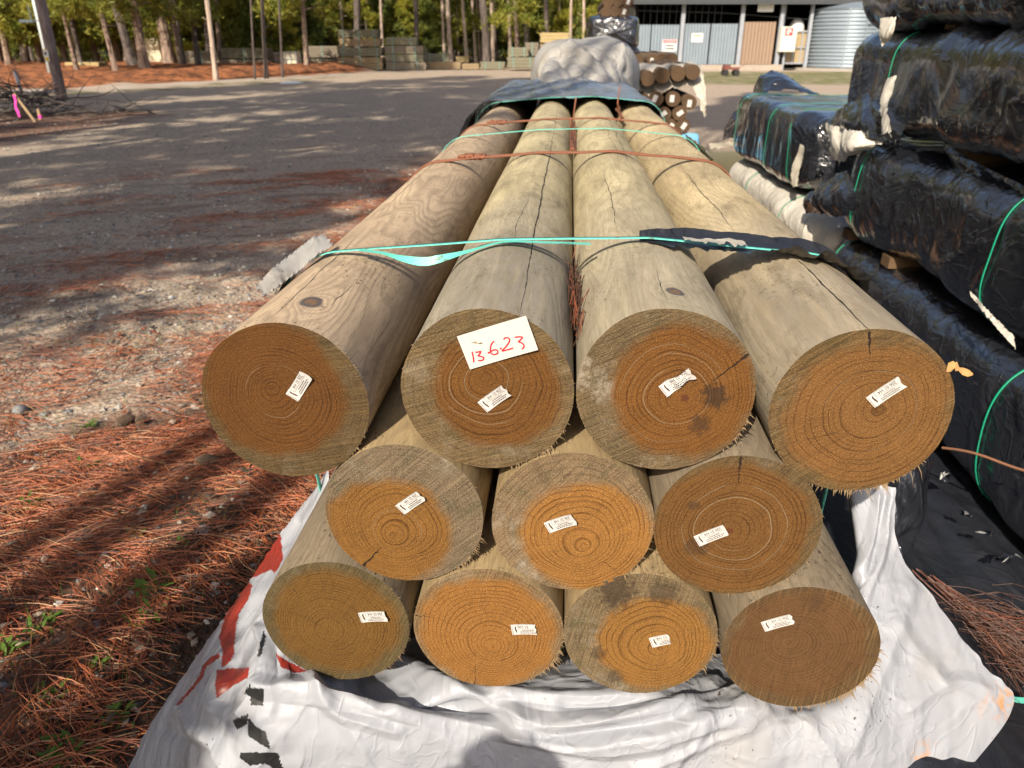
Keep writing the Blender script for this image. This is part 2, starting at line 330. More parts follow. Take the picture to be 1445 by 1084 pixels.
def leafmat(name, ca, cb):
    n = N(name); oi = n.nd('ObjectInfo').outputs['Random']; f = n.noise(n.obj, 1.3, 3)
    c = n.mix(n.ss(f, .35, .65), ca, cb); c = n.mix(n.m('MULTIPLY', oi, .5), c, tuple(x * .6 for x in ca)); n.set(color=c, rough=.55, spec=.3)
    tr = n.nd('BsdfTranslucent', (c,)).outputs[0]; mx = n.nd('MixShader', (.35, n.p.outputs[0], tr)).outputs[0]; n.t.links.new(mx, n.out.inputs[0]); return n.mat
M['needles'] = leafmat('pine_foliage', (.15, .19, .03), (.37, .34, .055))
M['young'] = leafmat('young_pine_foliage', (.25, .28, .04), (.52, .46, .07))
M['shrub'] = leafmat('shrub_foliage', (.10, .14, .03), (.25, .27, .06))
M['weedleaf'] = leafmat('weed_leaf', (.10, .19, .03), (.20, .30, .05))
def bark(name, ca, cb):
    n = N(name); o = n.obj; f = n.noise(n.mul(o, (9, 9, 1.6)), 1, 5, .65); w = n.voro(n.mul(o, (12, 12, 2.6)), 1.)
    c = n.mix(n.ss(f, .35, .65), ca, cb); c = n.mix(n.ss(w, .0, .35, .6, 0), c, tuple(x * .35 for x in ca)); n.set(color=c, rough=.9, normal=n.bump(w, .8, .04)); return n.mat
M['bark'] = bark('pine_bark', (.15, .105, .08), (.33, .24, .185)); M['barkdark'] = bark('dark_pine_bark', (.06, .045, .04), (.14, .11, .095)); M['barkpale'] = bark('pale_pine_bark', (.28, .21, .165), (.52, .41, .33))
def needle_mats():
    out = []
    for i, c in enumerate(((.36, .098, .036), (.20, .056, .025), (.43, .165, .07), (.07, .03, .019), (.45, .27, .14))):
        out.append(simple('dry_needle_%d' % i, c, .6, .25, 3))
    return out
M['dry'] = needle_mats()
M['stones'] = [simple('stone_%d' % i, c, .8, .25, 30) for i, c in enumerate(((.30, .275, .245), (.19, .19, .195), (.38, .33, .26), (.56, .52, .46)))]
def timber(name, col):
    n = N(name); o = n.obj; f = n.noise(n.mul(o, (1.2, 1.2, 9)), 1, 4, .6); g = n.noise(n.mul(o, (3, 40, 60)), 1, 3)
    c = n.mix(f, tuple(x * .55 for x in col), tuple(x * 1.35 for x in col)); c = n.mix(n.m('MULTIPLY', g, .35), c, tuple(x * .4 for x in col)); n.set(color=c, rough=.85); return n.mat
M['tgreen'] = timber('grey_green_timber', (.20, .185, .125)); M['tbrown'] = timber('tan_timber', (.29, .21, .12)); M['tgrey'] = timber('weathered_timber', (.21, .175, .13)); M['tyellow'] = timber('fresh_timber', (.42, .32, .15)); M['bearer'] = timber('bearer_timber', (.13, .075, .035))
M['postside'] = timber('post_side', (.13, .08, .04))
def post_end():
    n = N('post_end'); r = n.v('LENGTH', n.mul(n.obj, (1, 0, 1))); f = n.noise(n.obj, 20, 3); l = n.m('FRACT', n.m('ADD', n.m('MULTIPLY', r, 110.), f)); oi = n.nd('ObjectInfo').outputs['Random']
    c = n.mix(f, (.045, .024, .010), (.11, .06, .024)); c = n.mix(n.m('MULTIPLY', n.ss(l, .4, .9), .5), c, (.06, .03, .012)); c = n.mix(n.m('MULTIPLY', oi, .6), c, (.07, .04, .02)); n.set(color=c, rough=.85); return n.mat
M['postend'] = post_end()
M['galv'] = simple('galvanised_sheet', (.25, .30, .345), .45, .12, 2, .35); M['galvbright'] = simple('bright_galvanised', (.28, .33, .38), .38, .1, 2, .4); M['tansheet'] = simple('tan_sheet', (.24, .165, .115), .6, .1, 2)
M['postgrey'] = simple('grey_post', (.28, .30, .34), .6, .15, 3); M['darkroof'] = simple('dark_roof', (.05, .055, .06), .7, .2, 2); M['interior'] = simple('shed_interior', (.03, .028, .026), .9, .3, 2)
M['concrete'] = simple('concrete', (.33, .28, .23), .9, .2, 3); M['signwhite'] = simple('sign_white', (.72, .72, .70), .5, .05); M['signcream'] = simple('sign_cream', (.70, .66, .45), .5, .08); M['signred'] = simple('sign_red', (.62, .04, .06), .5, .08); M['boxcream'] = simple('box_cream', (.62, .60, .50), .5, .06)
M['tankcream'] = simple('cream_tank', (.72, .66, .48), .5, .1, 2); M['tanpanel'] = simple('tan_panel', (.33, .25, .14), .8, .3, 2); M['tealroof'] = simple('teal_roof', (.22, .42, .40), .5, .1, 2)
M['polewood'] = bark('utility_pole_wood', (.22, .16, .15), (.33, .26, .25)); M['pink'] = simple('pink_tape', (.85, .06, .40), .5, .1); M['yellow'] = simple('sign_yellow', (.75, .50, .05), .5, .05); M['twig'] = simple('twig_wood', (.10, .08, .07), .9, .4, 9); M['stake'] = simple('stake_wood', (.36, .25, .14), .8, .2, 9)
M['litter'] = simple('white_litter', (.75, .75, .73), .6, .1); M['palemetal'] = simple('pale_metal', (.50, .58, .58), .5, .1); M['cone'] = simple('cone_scale', (.13, .085, .055), .8, .4, 60); M['redmetal'] = simple('red_metal', (.16, .05, .04), .5, .2); M['rubber'] = simple('rubber', (.02, .02, .02), .8)
M['cloth'] = simple('dark_cloth', (.04, .05, .08), .9); M['denim'] = simple('denim', (.05, .08, .15), .9); M['skin'] = simple('skin', (.50, .30, .21), .55, .1); M['hair'] = simple('hair', (.05, .03, .02), .6); M['phone'] = simple('phone_case', (.02, .02, .022), .35)

# ------------------------------------------------------------------ ground
def ground_material():
    n = N('ground_soil'); g = n.nd('NewGeometry').outputs['Position']; X, Y, Z = n.sep(g)[:3]
    A = lambda s, d=3, r=.55: n.noise(g, s, d, r)
    big = A(.35, 4); mid = A(1.6, 5, .65); fin = A(14, 5, .7); st = n.voro(g, 38.); st2 = n.voro(g, 90., out='Color'); grit = A(120, 3, .7)
    grav = n.mix(mid, (.33, .25, .185), (.60, .465, .345)); grav = n.mix(n.ss(fin, .3, .62), (.24, .183, .137), grav)
    v2 = n.sep(st2)[0]; grav = n.mix(n.m('MULTIPLY', n.ss(v2, .55, 1.),   .55), grav, (.52, .475, .41)); grav = n.mix(n.m('MULTIPLY', n.ss(v2, .0, .3, 1, 0), .55), grav, (.085, .086, .095))
    grav = n.mix(n.m('MULTIPLY', n.ss(grit, .6, .75), .4), grav, (.36, .33, .28))
    c = grav
    # needle litter beside the stack
    xb = n.lin(Y, 1.95, 3.2, -3.3, -1.4); wob = n.m('MULTIPLY', n.m('SUBTRACT', A(1.1, 4, .6), .5), 1.8)
    e = n.m('SUBTRACT', n.m('ADD', X, wob), xb); litter = n.m('MULTIPLY', n.ss(e, -.25, .3), n.ss(Y, 9., 13., 1, 0))
    stv = n.mul(n.nd('VectorRotate', {0: g, 'Angle': -.35}, rotation_type='Z_AXIS').outputs[0], (.55, 2.3, 1)); streak = n.m('MULTIPLY', n.ss(n.noise(stv, 1.1, 6, .68), .53, .60), n.m('MULTIPLY', n.ss(X, -7.5, -2.), n.ss(Y, 10., 17., 1, 0)))
    lit = n.m('MAXIMUM', litter, n.m('MULTIPLY', streak, .6)); bad = n.ss(X, 4., 7., 1, 0); lit = n.m('MULTIPLY', lit, bad)
    c = n.mix(n.m('MULTIPLY', lit, n.lin(fin, .3, .65, .55, 1.)), c, n.mix(fin, (.055, .022, .013), (.19, .066, .028)))
    soil = n.m('MULTIPLY', n.ss(X, -1.15, -.75), n.ss(Y, 3, 5, 1, 0)); c = n.mix(n.m('MULTIPLY', soil, .7), c, n.mix(fin, (.015, .011, .009), (.05, .035, .024)))
    # moss, sand and the red bank at the far side of the yard
    bl = n.m('ADD', 28.6, n.m('ADD', n.m('MULTIPLY', n.m('MAXIMUM', n.m('ADD', X, 15.6), 0.), 2.06), n.m('MULTIPLY', n.m('MINIMUM', n.m('ADD', X, 15.6), 0.), .25)))
    gg = n.m('ADD', n.m('SUBTRACT', Y, bl), n.m('MULTIPLY', n.m('SUBTRACT', A(.5, 4), .5), 3.)); west = n.ss(X, -8.6, -7.4, 1, 0)
    moss = n.m('MULTIPLY', n.m('MULTIPLY', n.ss(gg, -11, -8.), n.ss(gg, -5, -3, 1, 0)), n.m('MULTIPLY', west, n.ss(A(.9, 4), .42, .6))); c = n.mix(n.m('MULTIPLY', moss, .75), c, (.10, .11, .045))
    sand = n.m('MULTIPLY', n.m('MULTIPLY', n.ss(gg, -6, -3.5), n.ss(gg, -.8, .2, 1, 0)), n.m('MULTIPLY', west, n.ss(A(.8, 4), .4, .6))); c = n.mix(n.m('MULTIPLY', sand, .85), c, (.42, .36, .32))
    bank = n.m('MULTIPLY', n.ss(gg, -.3, .5), west); c = n.mix(bank, c, n.mix(n.ss(A(2.2, 6, .75), .36, .64), (.09, .04, .022), (.37, .14, .06)))  # dark blotches put the shadows on the bank into its colour
    left = n.m('MULTIPLY', n.ss(n.m('ADD', X, n.m('MULTIPLY', A(.6), 2.)), -7.6, -6.6, 1, 0), n.m('MULTIPLY', n.ss(Y, 11.5, 13.), n.ss(Y, 18.5, 20., 1, 0))); c = n.mix(n.m('MULTIPLY', left, .8), c, n.mix(fin, (.07, .03, .02), (.20, .08, .045)))
    # woodland floor and the verge before the shed
    wood = n.ss(n.m('ADD', Y, n.m('MULTIPLY', A(.4), 3.)), 51., 54.); c = n.mix(wood, c, n.mix(mid, (.06, .04, .02), (.16, .10, .045)))
    ver = n.m('MULTIPLY', n.m('MULTIPLY', n.ss(n.m('ADD', Y, n.m('MULTIPLY', A(.5), 3.)), 32., 34.), n.ss(Y, 44, 45.2, 1, 0)), n.ss(X, 6.5, 8.)); c = n.mix(n.m('MULTIPLY', ver, n.ss(A(1.2, 4), .3, .55)), c, n.mix(fin, (.11, .115, .045), (.20, .195, .08)))
    v2_ = n.m('MULTIPLY', n.m('MULTIPLY', n.ss(Y, 9.4, 10.2), n.ss(Y, 11.6, 12.4, 1, 0)), n.m('MULTIPLY', n.ss(X, 1.8, 2.4), n.ss(X, 5., 6., 1, 0))); c = n.mix(n.m('MULTIPLY', v2_, .6), c, (.09, .11, .04))
    h = n.m('ADD', n.m('MULTIPLY', st, .6), n.m('ADD', fin, n.m('MULTIPLY', grit, .35)))
    n.set(color=c, rough=.92, normal=n.bump(h, .75, .02), spec=.2); return n.mat
def axis(segs):
    out = []
    for a, b, k in segs: out += list(np.linspace(a, b, k, endpoint=False))
    return np.array(out + [segs[-1][1]])
def gheight(X, Y):
    z = .018 * fbm(X * 1.3, Y * 1.3, 0, 4) * np.clip(1.2 - np.hypot(X, Y) / 60, 0, 1) + .01 * ridge(X * 3.1, Y * 3.1, 2, 2) * (np.hypot(X, Y) < 12)
    bl = 28.6 + np.maximum(X + 15.6, 0) * 2.06 + np.minimum(X + 15.6, 0) * .25
    z = z + .38 * sstep(0, 3.5, Y - bl) * sstep(-7.5, -9.5, X) * sstep(60, 50, Y) * (1 + .5 * fbm(X * .7, Y * .7, 3, 3)) - .005
    return z
gx = axis([(-130, -14, 40), (-14, -5, 40), (-5, 0, 110), (0, 3, 40), (3, 20, 30), (20, 130, 30)]); gy = axis([(-60, 0, 20), (0, 6, 130), (6, 20, 70), (20, 60, 90), (60, 160, 20)])
GX, GY = np.meshgrid(gx, gy, indexing='ij'); GZ = gheight(GX, GY)
g = obj('ground', mesh('ground', np.stack([GX, GY, GZ], -1), grid_faces(len(gx), len(gy)), ground_material())); tag(g, 'gravel yard with rusty pine needles and mossy patches', kind='structure')
# unseen low rise added beyond the trees to block the bright horizon
hx = np.linspace(-130, 130, 70); hy = np.linspace(88, 150, 20); HX, HY = np.meshgrid(hx, hy, indexing='ij'); HZ = 11 * sstep(88, 118, HY) * (1 + .25 * fbm(HX * .03, HY * .03)) - .3 + 1.2 * fbm(HX * .2, HY * .2, 1, 3) * sstep(88, 96, HY)
hm = N('added_rise_scrub'); f = hm.noise(hm.obj, 1.1, 6, .7); hm.set(color=hm.mix(f, (.012, .018, .006), (.06, .07, .02)), rough=.95)
tag(obj('added_rise', mesh('added_rise', np.stack([HX, HY, HZ], -1), grid_faces(70, 20), hm.mat)), 'added dark rise behind the pine wood, blocking the bright horizon', kind='structure')
# ------------------------------------------------------------------ the pole bundle
PR, PL = .125, 6.3
def pole_rad(th, y, seed):
    return PR * (1 + .010 * fbm(np.cos(th) * .9 + seed * 7, np.sin(th) * .9, y * .35, 2) + .012 * pn(np.cos(th) * 1.5, np.sin(th) * 1.5 + seed * 3, y * 2.2) + .003 * pn(np.cos(th) * 9, np.sin(th) * 9 + seed, y * 12))
def text_geo(s, size):
    cu = bpy.data.curves.new('t', 'FONT'); cu.body = s; cu.size = size; cu.align_x = 'CENTER'; cu.align_y = 'CENTER'; cu.resolution_u = 2
    o = bpy.data.objects.new('t', cu); COL.objects.link(o); me = bpy.data.meshes.new_from_object(o)
    v = [tuple(p.co) for p in me.vertices]; f = [tuple(p.vertices) for p in me.polygons]
    bpy.data.objects.remove(o); bpy.data.meshes.remove(me); return v, f
TXT = text_geo('206 01 H4', .0083)
def ribbon2d(pts, w):
    pts = [np.array(p, float) for p in pts]; v, f = [], []
    for i, p in enumerate(pts):
        t = pts[min(i + 1, len(pts) - 1)] - pts[max(i - 1, 0)]; t /= np.linalg.norm(t) + 1e-9; q = np.array((-t[1], t[0])) * w / 2
        v += [tuple(p - q), tuple(p + q)]
    return [(a, b, 0) for a, b in v], [(2*i, 2*i+2, 2*i+3, 2*i+1) for i in range(len(pts) - 1)]
def smooth2d(pts, k=5):
    p = np.array(pts, float); out = []
    for i in range(len(p) - 1):
        a, b, c, d = p[max(i-1, 0)], p[i], p[i+1], p[min(i+2, len(p)-1)]
        for t in np.linspace(0, 1, k, endpoint=False): out.append(.5 * (2*b + (c-a)*t + (2*a-5*b+4*c-d)*t*t + (3*b-a-3*c+d)*t**3))
    return out + [p[-1]]

def make_tag(parent, cx, cz, ang, k=1., curl=.006, crumple=0., seed=0, half=1.):
    """stapled plastic tag on a pole end: upright tag frame turned by ang, in the pole's own x-z plane"""
    ca, sa = math.cos(ang), math.sin(ang); r = np.random.default_rng(seed)
    cut = r.uniform(-.003, .003, 4)
    def put(x, y, lift=0.):
        x, y = x * k, y * k
        h = .0012 + curl * max(0, (.017 - x) / .041) ** 2 + crumple * (math.sin(x * 260 + seed) * .5 + .5) * .004 + lift
        return (x * ca - y * sa + cx, -h, x * sa + y * ca + cz)
    nx, ny = 13, 5; v = []
    for lay in (0, 1):
        for i in range(nx):
            for j in range(ny):
                x = -.024 * half + (.024 + .024 * half) * i / (nx - 1); y = -.0105 + .021 * j / (ny - 1)
                if crumple: y *= 1 - crumple * .45 * math.exp(-((x + .010) / .010) ** 2)
                if i == 0: x += cut[j % 4] * .6
                v.append(put(x, y, -.0007 * lay))
    G = grid_faces(nx, ny); q = nx * ny
    f = [tuple(a) for a in G] + [tuple(a[::-1] + q) for a in G]
    rim = [(i * ny) for i in range(nx)] + [(nx-1)*ny + j for j in range(1, ny)] + [i*ny + ny-1 for i in range(nx-2, -1, -1)] + [j for j in range(ny-2, 0, -1)]
    f += [(rim[i], rim[i] + q, rim[(i+1) % len(rim)] + q, rim[(i+1) % len(rim)]) for i in range(len(rim))]
    t = obj('grade_tag', mesh('grade_tag', v, f, M['tagwhite'], False), parent)
    mb = MB(); e = .00035
    xlo = -.024 * half
    mb.add([put(x * .78 - .0055, y - .0058, e) for x, y, _ in TXT[0] if True], TXT[1])
    if half < 1: mb = MB()
    if half < 1:
        sub = text_geo('01 H4' if half > .3 else 'H4', .0083); mb.add([put(x * .8 + .0035, y - .0058, e) for x, y, _ in sub[0]], sub[1])
    def line(x0, y0, x1, y1, w):
        x0, x1 = max(x0, xlo + .001), max(x1, xlo + .001)
        n_ = 6; pts = [(x0 + (x1-x0) * i / n_, y0 + (y1-y0) * i / n_) for i in range(n_ + 1)]
        if abs(x1 - x0) + abs(y1 - y0) < .0008: return
        vv, ff = ribbon2d(pts, w); mb.add([put(a, b, e) for a, b, _ in vv], ff)
    for y in (-.0102, -.0012): line(-.0225, y, .0125, y, .0004)
    line(.0125, -.0102, .0125, -.0012, .0004)
    for row, (y, x0, x1) in enumerate(((.0016, -.013, .006), (.0046, -.019, .010), (.0074, -.016, .011))):   # rows of print too small to read
        x = x0
        while x < x1:
            wd = r.uniform(.0012, .0034); line(x, y, min(x + wd, x1), y, .0013); x += wd + .0007
    for y in np.arange(-.008, .009, .0024): line(.0222, y, .0222, y + .0014, .001)
    obj('tag_print', mb.mesh('tag_print', M['ink']), t)
    sb = MB(); sb.tube([put(.0165 + .0006 * math.sin(i), -.0075 + .0125 * i / 5, .0008) for i in range(6)], [.0007, .0011, .0009, .0012, .001, .0007], 6)
    obj('staple', sb.mesh('staple', M['staple']), t)
    return t

GREY = ((.20, .18, .15), (.32, .275, .215), (.46, .40, .30)); CREAM = ((.27, .21, .13), (.47, .375, .225), (.64, .52, .32)); OLIVE = ((.26, .215, .135), (.44, .37, .225), (.62, .525, .33)); PINK = ((.30, .22, .155), (.46, .345, .235), (.60, .46, .31))
O1, O2, BR = (.30, .125, .030), (.44, .20, .052), (.20, .088, .028)
SAP = (.20, .145, .075)
# name: u, z, end-grain settings, side settings, tag (px, py, angle), splinter arcs
POLES = [
 ('L1', -.405, 1.013, dict(p=(-.14, .17), heart=(-.15, .16), hr=.86, hc=(0.096, 0.038, 0.008), sc=(0.080, 0.051, 0.022), rings=22, circles=((.38, .012, .42), (.30, .008, .5)), chalk=.25),
  dict(cols=PINK, knots=((.17, .10, .016),), cracks=((-.12, -.05, .62, .0011, .05), (.40, .1, .24, .0007, .05), (-.25, .7, 2.2, .0016, .05)), grain=.45, flecks=.7), (423, 544, 54, dict()), ((100, 150, 26, .004), (40, 75, 30, .004)),
  'top-row pole on the road side, pinkish sides with a round grey knot'),
 ('L2', -.106, 1.040, dict(p=(-.02, .20), heart=(.10, .02), hr=.74, hc=(0.113, 0.047, 0.010), sc=(0.108, 0.073, 0.035), rings=16, circles=((.25, .014, .38), (.42, .014, .36), (.52, .01, .5)), chalk=.3, saw=.5),
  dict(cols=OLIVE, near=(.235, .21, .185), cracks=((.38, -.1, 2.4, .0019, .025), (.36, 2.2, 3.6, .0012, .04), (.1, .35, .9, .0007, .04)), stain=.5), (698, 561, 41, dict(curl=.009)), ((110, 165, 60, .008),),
  'top-row pole bearing the white card with a red handwritten date'),
 ('L3', .146, 1.047, dict(p=(.23, -.06), heart=(.20, 0), hr=.80, hc=(0.127, 0.052, 0.011), sc=(0.108, 0.075, 0.039), rings=17, cracks=((.88, .50, .52, .16, .022),), circles=((.36, .014, .40), (.50, .010, .45), (.6, .008, .5)), chalk=.95, stains=((.55, -.02, .20, .75), (.44, -.40, .15, .6)), pithdot=.05),
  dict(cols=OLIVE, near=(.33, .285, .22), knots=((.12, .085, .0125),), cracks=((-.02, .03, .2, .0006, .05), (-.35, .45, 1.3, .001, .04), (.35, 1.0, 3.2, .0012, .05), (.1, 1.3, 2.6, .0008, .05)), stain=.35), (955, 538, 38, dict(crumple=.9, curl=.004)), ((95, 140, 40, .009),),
  'top-row pole with a dark rot patch by its pith and a crumpled tag'),
 ('L4', .419, 1.024, dict(p=(.20, .04), heart=(.10, -.06), hr=.90, hc=(0.141, 0.065, 0.018), sc=(0.102, 0.063, 0.026), rings=13, cracks=((-.08, .97, -.01, .64, .018), (-.2, -.25, -.75, -.42, .006)), circles=((.5, .01, .5),), chalk=.25, soft=.10, saw=.5),
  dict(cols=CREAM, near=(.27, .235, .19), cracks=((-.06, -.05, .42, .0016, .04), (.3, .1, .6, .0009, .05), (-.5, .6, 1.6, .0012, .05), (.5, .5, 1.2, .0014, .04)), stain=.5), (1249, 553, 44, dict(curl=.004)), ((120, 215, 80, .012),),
  'top-row pole beside the black wrapped packs, pale end and an orange flake on its rim'),
 ('M1', -.239, .824, dict(p=(-.16, -.30), heart=(-.20, -.24), hr=.78, hc=(0.170, 0.077, 0.017), sc=(0.129, 0.095, 0.059), rings=17, cracks=((-.58, -.80, -.32, -.5, .03),), circles=((.3, .01, .45),), chalk=.5),
  dict(cols=CREAM, flecks=.9), (580, 708, 40, dict()), ((95, 160, 70, .008),),
  'middle-row pole on the road side, orange heart with a short black split low down'),
 ('M2', .023, .821, dict(p=(.15, -.33), heart=(.18, -.22), hr=.80, hc=(0.226, 0.102, 0.024), sc=(0.156, 0.107, 0.061), rings=16, cracks=((.42, -.55, .75, -.85, .006),), chalk=.6),
  dict(cols=CREAM), (791, 737, 28, dict(curl=.008)), ((100, 170, 60, .007),),
  'middle-row pole in the centre, bright orange heart low in pale grey sapwood'),
 ('M3', .272, .826, dict(p=(-.08, -.05), heart=(-.08, -.05), hr=.93, hc=(0.116, 0.052, 0.013), sc=(0.091, 0.059, 0.026), rings=15, cracks=((-.07, .98, -.05, .60, .02),), circles=((.46, .018, .30), (.62, .014, .4), (.3, .012, .45)), chalk=.2, stains=((-.45, -.32, .18, .5), (-.55, .3, .10, .5)), pithdot=.045),
  dict(cols=GREY), (1003, 755, 31, dict(curl=.003)), ((110, 190, 70, .007),),
  'middle-row pole with pale ring arcs and a split from its top edge'),
 ('B1', -.368, .604, dict(p=(-.14, -.16), heart=(0, 0), hr=.86, hc=(0.124, 0.060, 0.013), sc=(0.083, 0.061, 0.028), rings=24, chalk=.15, soft=.1),
  dict(cols=GREY, flecks=.9), (527, 869, 12, dict()), ((90, 160, 60, .006),),
  'bottom-row pole on the road side, dull brown end over red-printed white film'),
 ('B2', -.110, .604, dict(p=(.07, -.30), heart=(0, -.07), hr=.92, hc=(0.226, 0.099, 0.023), sc=(0.161, 0.107, 0.056), rings=18, cracks=((-.97, .18, -.72, .17, .012), (-.2, -.97, -.17, -.6, .008)), chalk=.4),
  dict(cols=CREAM), (742, 887, 9, dict(half=.72)), ((85, 150, 110, .012),),
  'bottom-row pole with an evenly orange end and short torn tag'),
 ('B3', .141, .608, dict(p=(.30, -.22), heart=(.22, -.14), hr=.76, hc=(0.204, 0.094, 0.021), sc=(0.129, 0.092, 0.050), rings=14, chalk=.45, stains=((-.35, .72, .32, .7), (.25, .70, .25, .55), (-.52, -.35, .14, .5), (-.3, -.75, .15, .5))),
  dict(cols=CREAM), (938, 902, 21, dict(half=.35, curl=.004)), ((80, 125, 40, .008), (-30, 40, 60, .008)),
  'bottom-row pole with ridged rings, black-stained top edge and a half-folded tag'),
 ('B4', .401, .596, dict(p=(-.16, .10), heart=(-.06, .02), hr=.88, hc=(.105, .052, .020), sc=(0.091, 0.055, 0.024), rings=22, chalk=.15, soft=.08, saw=.7, pattern=.25, stains=((.05, .75, .2, .3),)),
  dict(cols=GREY, flecks=.9), (1097, 878, 26, dict(curl=.003)), ((75, 190, 200, .014),),
  'bottom-row pole with a dark plain end and a heavy fringe of splinters'),
]
yr = np.concatenate([np.linspace(0, .5, 26), np.linspace(.5, 2, 30)[1:], np.linspace(2, PL, 30)[1:]])
th = np.linspace(0, 2 * math.pi, 112, endpoint=False)        # th from the top, towards +x
TH, YY = np.meshgrid(th, yr, indexing='ij')
pole_of = {}
for i, (k, u, z, eg, sg, tg, spl, lab) in enumerate(POLES):
    RR = pole_rad(TH, YY, i)
    V = np.stack([np.sin(TH) * RR, YY, np.cos(TH) * RR], -1)
    V[:, 0, 1] += .0012 * pn(th * 40, i) - .0005
    n_ = V.shape[1]; Fq = [tuple(f) for f in grid_faces(len(th), n_, True)]; Fq.append(tuple(j * n_ + n_ - 1 for j in range(len(th))))
    if k[0] != 'L': sg['cols'] = tuple(tuple(q * f for q, f in zip(c, (.74, .68, .60))) for c in sg['cols'])  # lower rows' sides darkened to paint in the shade between the poles
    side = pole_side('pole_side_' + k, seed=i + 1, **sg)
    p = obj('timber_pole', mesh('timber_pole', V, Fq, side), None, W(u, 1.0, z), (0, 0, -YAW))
    p.data.polygons[len(Fq) - 1].use_smooth = False
    tag(p, lab, 'pole', 'treated poles in the bundle'); pole_of[k] = p
    # sawn end
    rr = np.concatenate([np.linspace(0, .97, 20), [1.]]); ev, ef = [(0, .0, 0)], []
    for a in rr[1:]:
        for j, t in enumerate(th):
            R0 = RR[j, 0] * a; ev.append((math.sin(t) * R0, float(V[j, 0, 1]) * (a ** 6) , math.cos(t) * R0))
    m_ = len(th)
    ef = [(0, 1 + (j + 1) % m_, 1 + j) for j in range(m_)]
    for q in range(len(rr) - 2): ef += [(1 + q*m_ + j, 1 + q*m_ + (j+1) % m_, 1 + (q+1)*m_ + (j+1) % m_, 1 + (q+1)*m_ + j) for j in range(m_)]
    obj('sawn_end', mesh('sawn_end', ev, ef, end_grain('end_grain_' + k, seed=i + 1, **eg)), p)
    # fringe of torn fibres on the rim
    mb = MB(); r_ = np.random.default_rng(50 + i)
    spl = tuple(spl) + ((0, 360, 70, .0028),)
    for (a0, a1, cnt, ln) in spl:
        for _ in range(int(cnt * 1.1)):
            a = R(r_.triangular(a0, (a0 + a1) / 2, a1)) if a1 - a0 < 300 else r_.uniform(0, 6.28); rad = float(pole_rad(a, 0., i)); L = ln * min(2.2, .55 * math.exp(r_.normal(0, .6))); w = r_.uniform(.0005, .0017); tw = a + r_.normal(0, .35)
            b = np.array((math.sin(a) * (rad - .001), r_.uniform(-.0005, .004), math.cos(a) * (rad - .001))); d = np.array((math.sin(tw), r_.uniform(-.5, .25), math.cos(tw) - .35)); d /= np.linalg.norm(d)
            tdir = np.array((math.cos(a), 0, -math.sin(a))); tip = b + d * L + np.array((0, 0, -L * .15)); mid = b + d * L * .55 + tdir * r_.normal(0, .0006)
            mb.add([b - tdir * w, b + tdir * w, b + np.array((0, w * 1.2, 0)), mid - tdir * w * .6, mid + tdir * w * .6, mid + np.array((0, w, 0)), tip], [(0, 1, 4, 3), (1, 2, 5, 4), (2, 0, 3, 5), (3, 4, 6), (4, 5, 6), (5, 3, 6)])
    sm = M.setdefault('splinter', simple('splinters', (.20, .135, .07), .8, .35, 300))
    tag(obj('splinters', mb.mesh('splinters', sm), p), kind='stuff')
    q = Pv(tg[0], tg[1], 1.0); make_tag(p, q[0] - u, q[2] - z, R(tg[2] * 1.03 + 180), seed=i, **tg[3])

# date card on L2
p = pole_of['L2']
def card_xy(zx, zy):
    d = np.array((zx - 404., zy - 312.)); a = np.linalg.solve(np.array([[640, -125.], [-215, -297.]]), d); return a[0] * .102, a[1] * .052
q = Pv(702.5, 482.5, 1.0); cx, cz = q[0] + .106, q[2] - 1.040; ang = R(19.5)
def cput(x, y, h): return (x * math.cos(ang) - y * math.sin(ang) + cx, -h - .004 * ((x + .03) / .08) ** 2 * (x > -.03), x * math.sin(ang) + y * math.cos(ang) + cz)
mb = MB(); nx = 12
for lay, h in ((0, .0035), (1, .0025)):
    mb.add([cput(-.051 + .102 * i / nx, y, h) for i in range(nx + 1) for y in (-.026, .026)], [(2*i, 2*i+2, 2*i+3, 2*i+1) if lay == 0 else (2*i+1, 2*i+3, 2*i+2, 2*i) for i in range(nx)])
cardo = obj('date_card', mb.mesh('date_card', M['card']), p)
mb = MB()
for s_, w_ in (([(165, 400), (176, 450), (182, 498)], 1), ([(195, 405), (222, 402), (247, 396), (236, 420), (222, 436), (250, 442), (276, 452), (266, 474), (240, 480), (222, 478)], 1), ([(312, 402), (332, 405)], 1.3),
            ([(372, 297), (352, 316), (340, 348), (338, 392), (358, 417), (384, 418), (408, 402), (404, 382), (386, 374), (362, 380), (345, 390)], 1), ([(428, 358), (442, 364)], 1.4), ([(458, 277), (476, 262), (500, 260), (516, 276), (508, 305), (480, 345), (448, 382), (500, 368), (552, 350)], 1), ([(562, 252), (600, 245), (634, 247), (618, 272), (600, 290), (630, 298), (650, 316), (650, 338), (632, 354)], 1)):
    pts = [card_xy(*t) for t in s_]; vv, ff = ribbon2d(smooth2d(pts), .0021 * w_); mb.add([cput(a, b, .0041) for a, b, _ in vv], ff)
obj('card_writing', mb.mesh('card_writing', M['redink']), cardo)
mb = MB(); mb.tube([cput(*card_xy(160 + 98 * i / 4, 308 + 8 * i / 4), .0046 + .0004 * (i % 2)) for i in range(5)], .0011, 6); obj('staple', mb.mesh('staple', M['steel']), cardo)
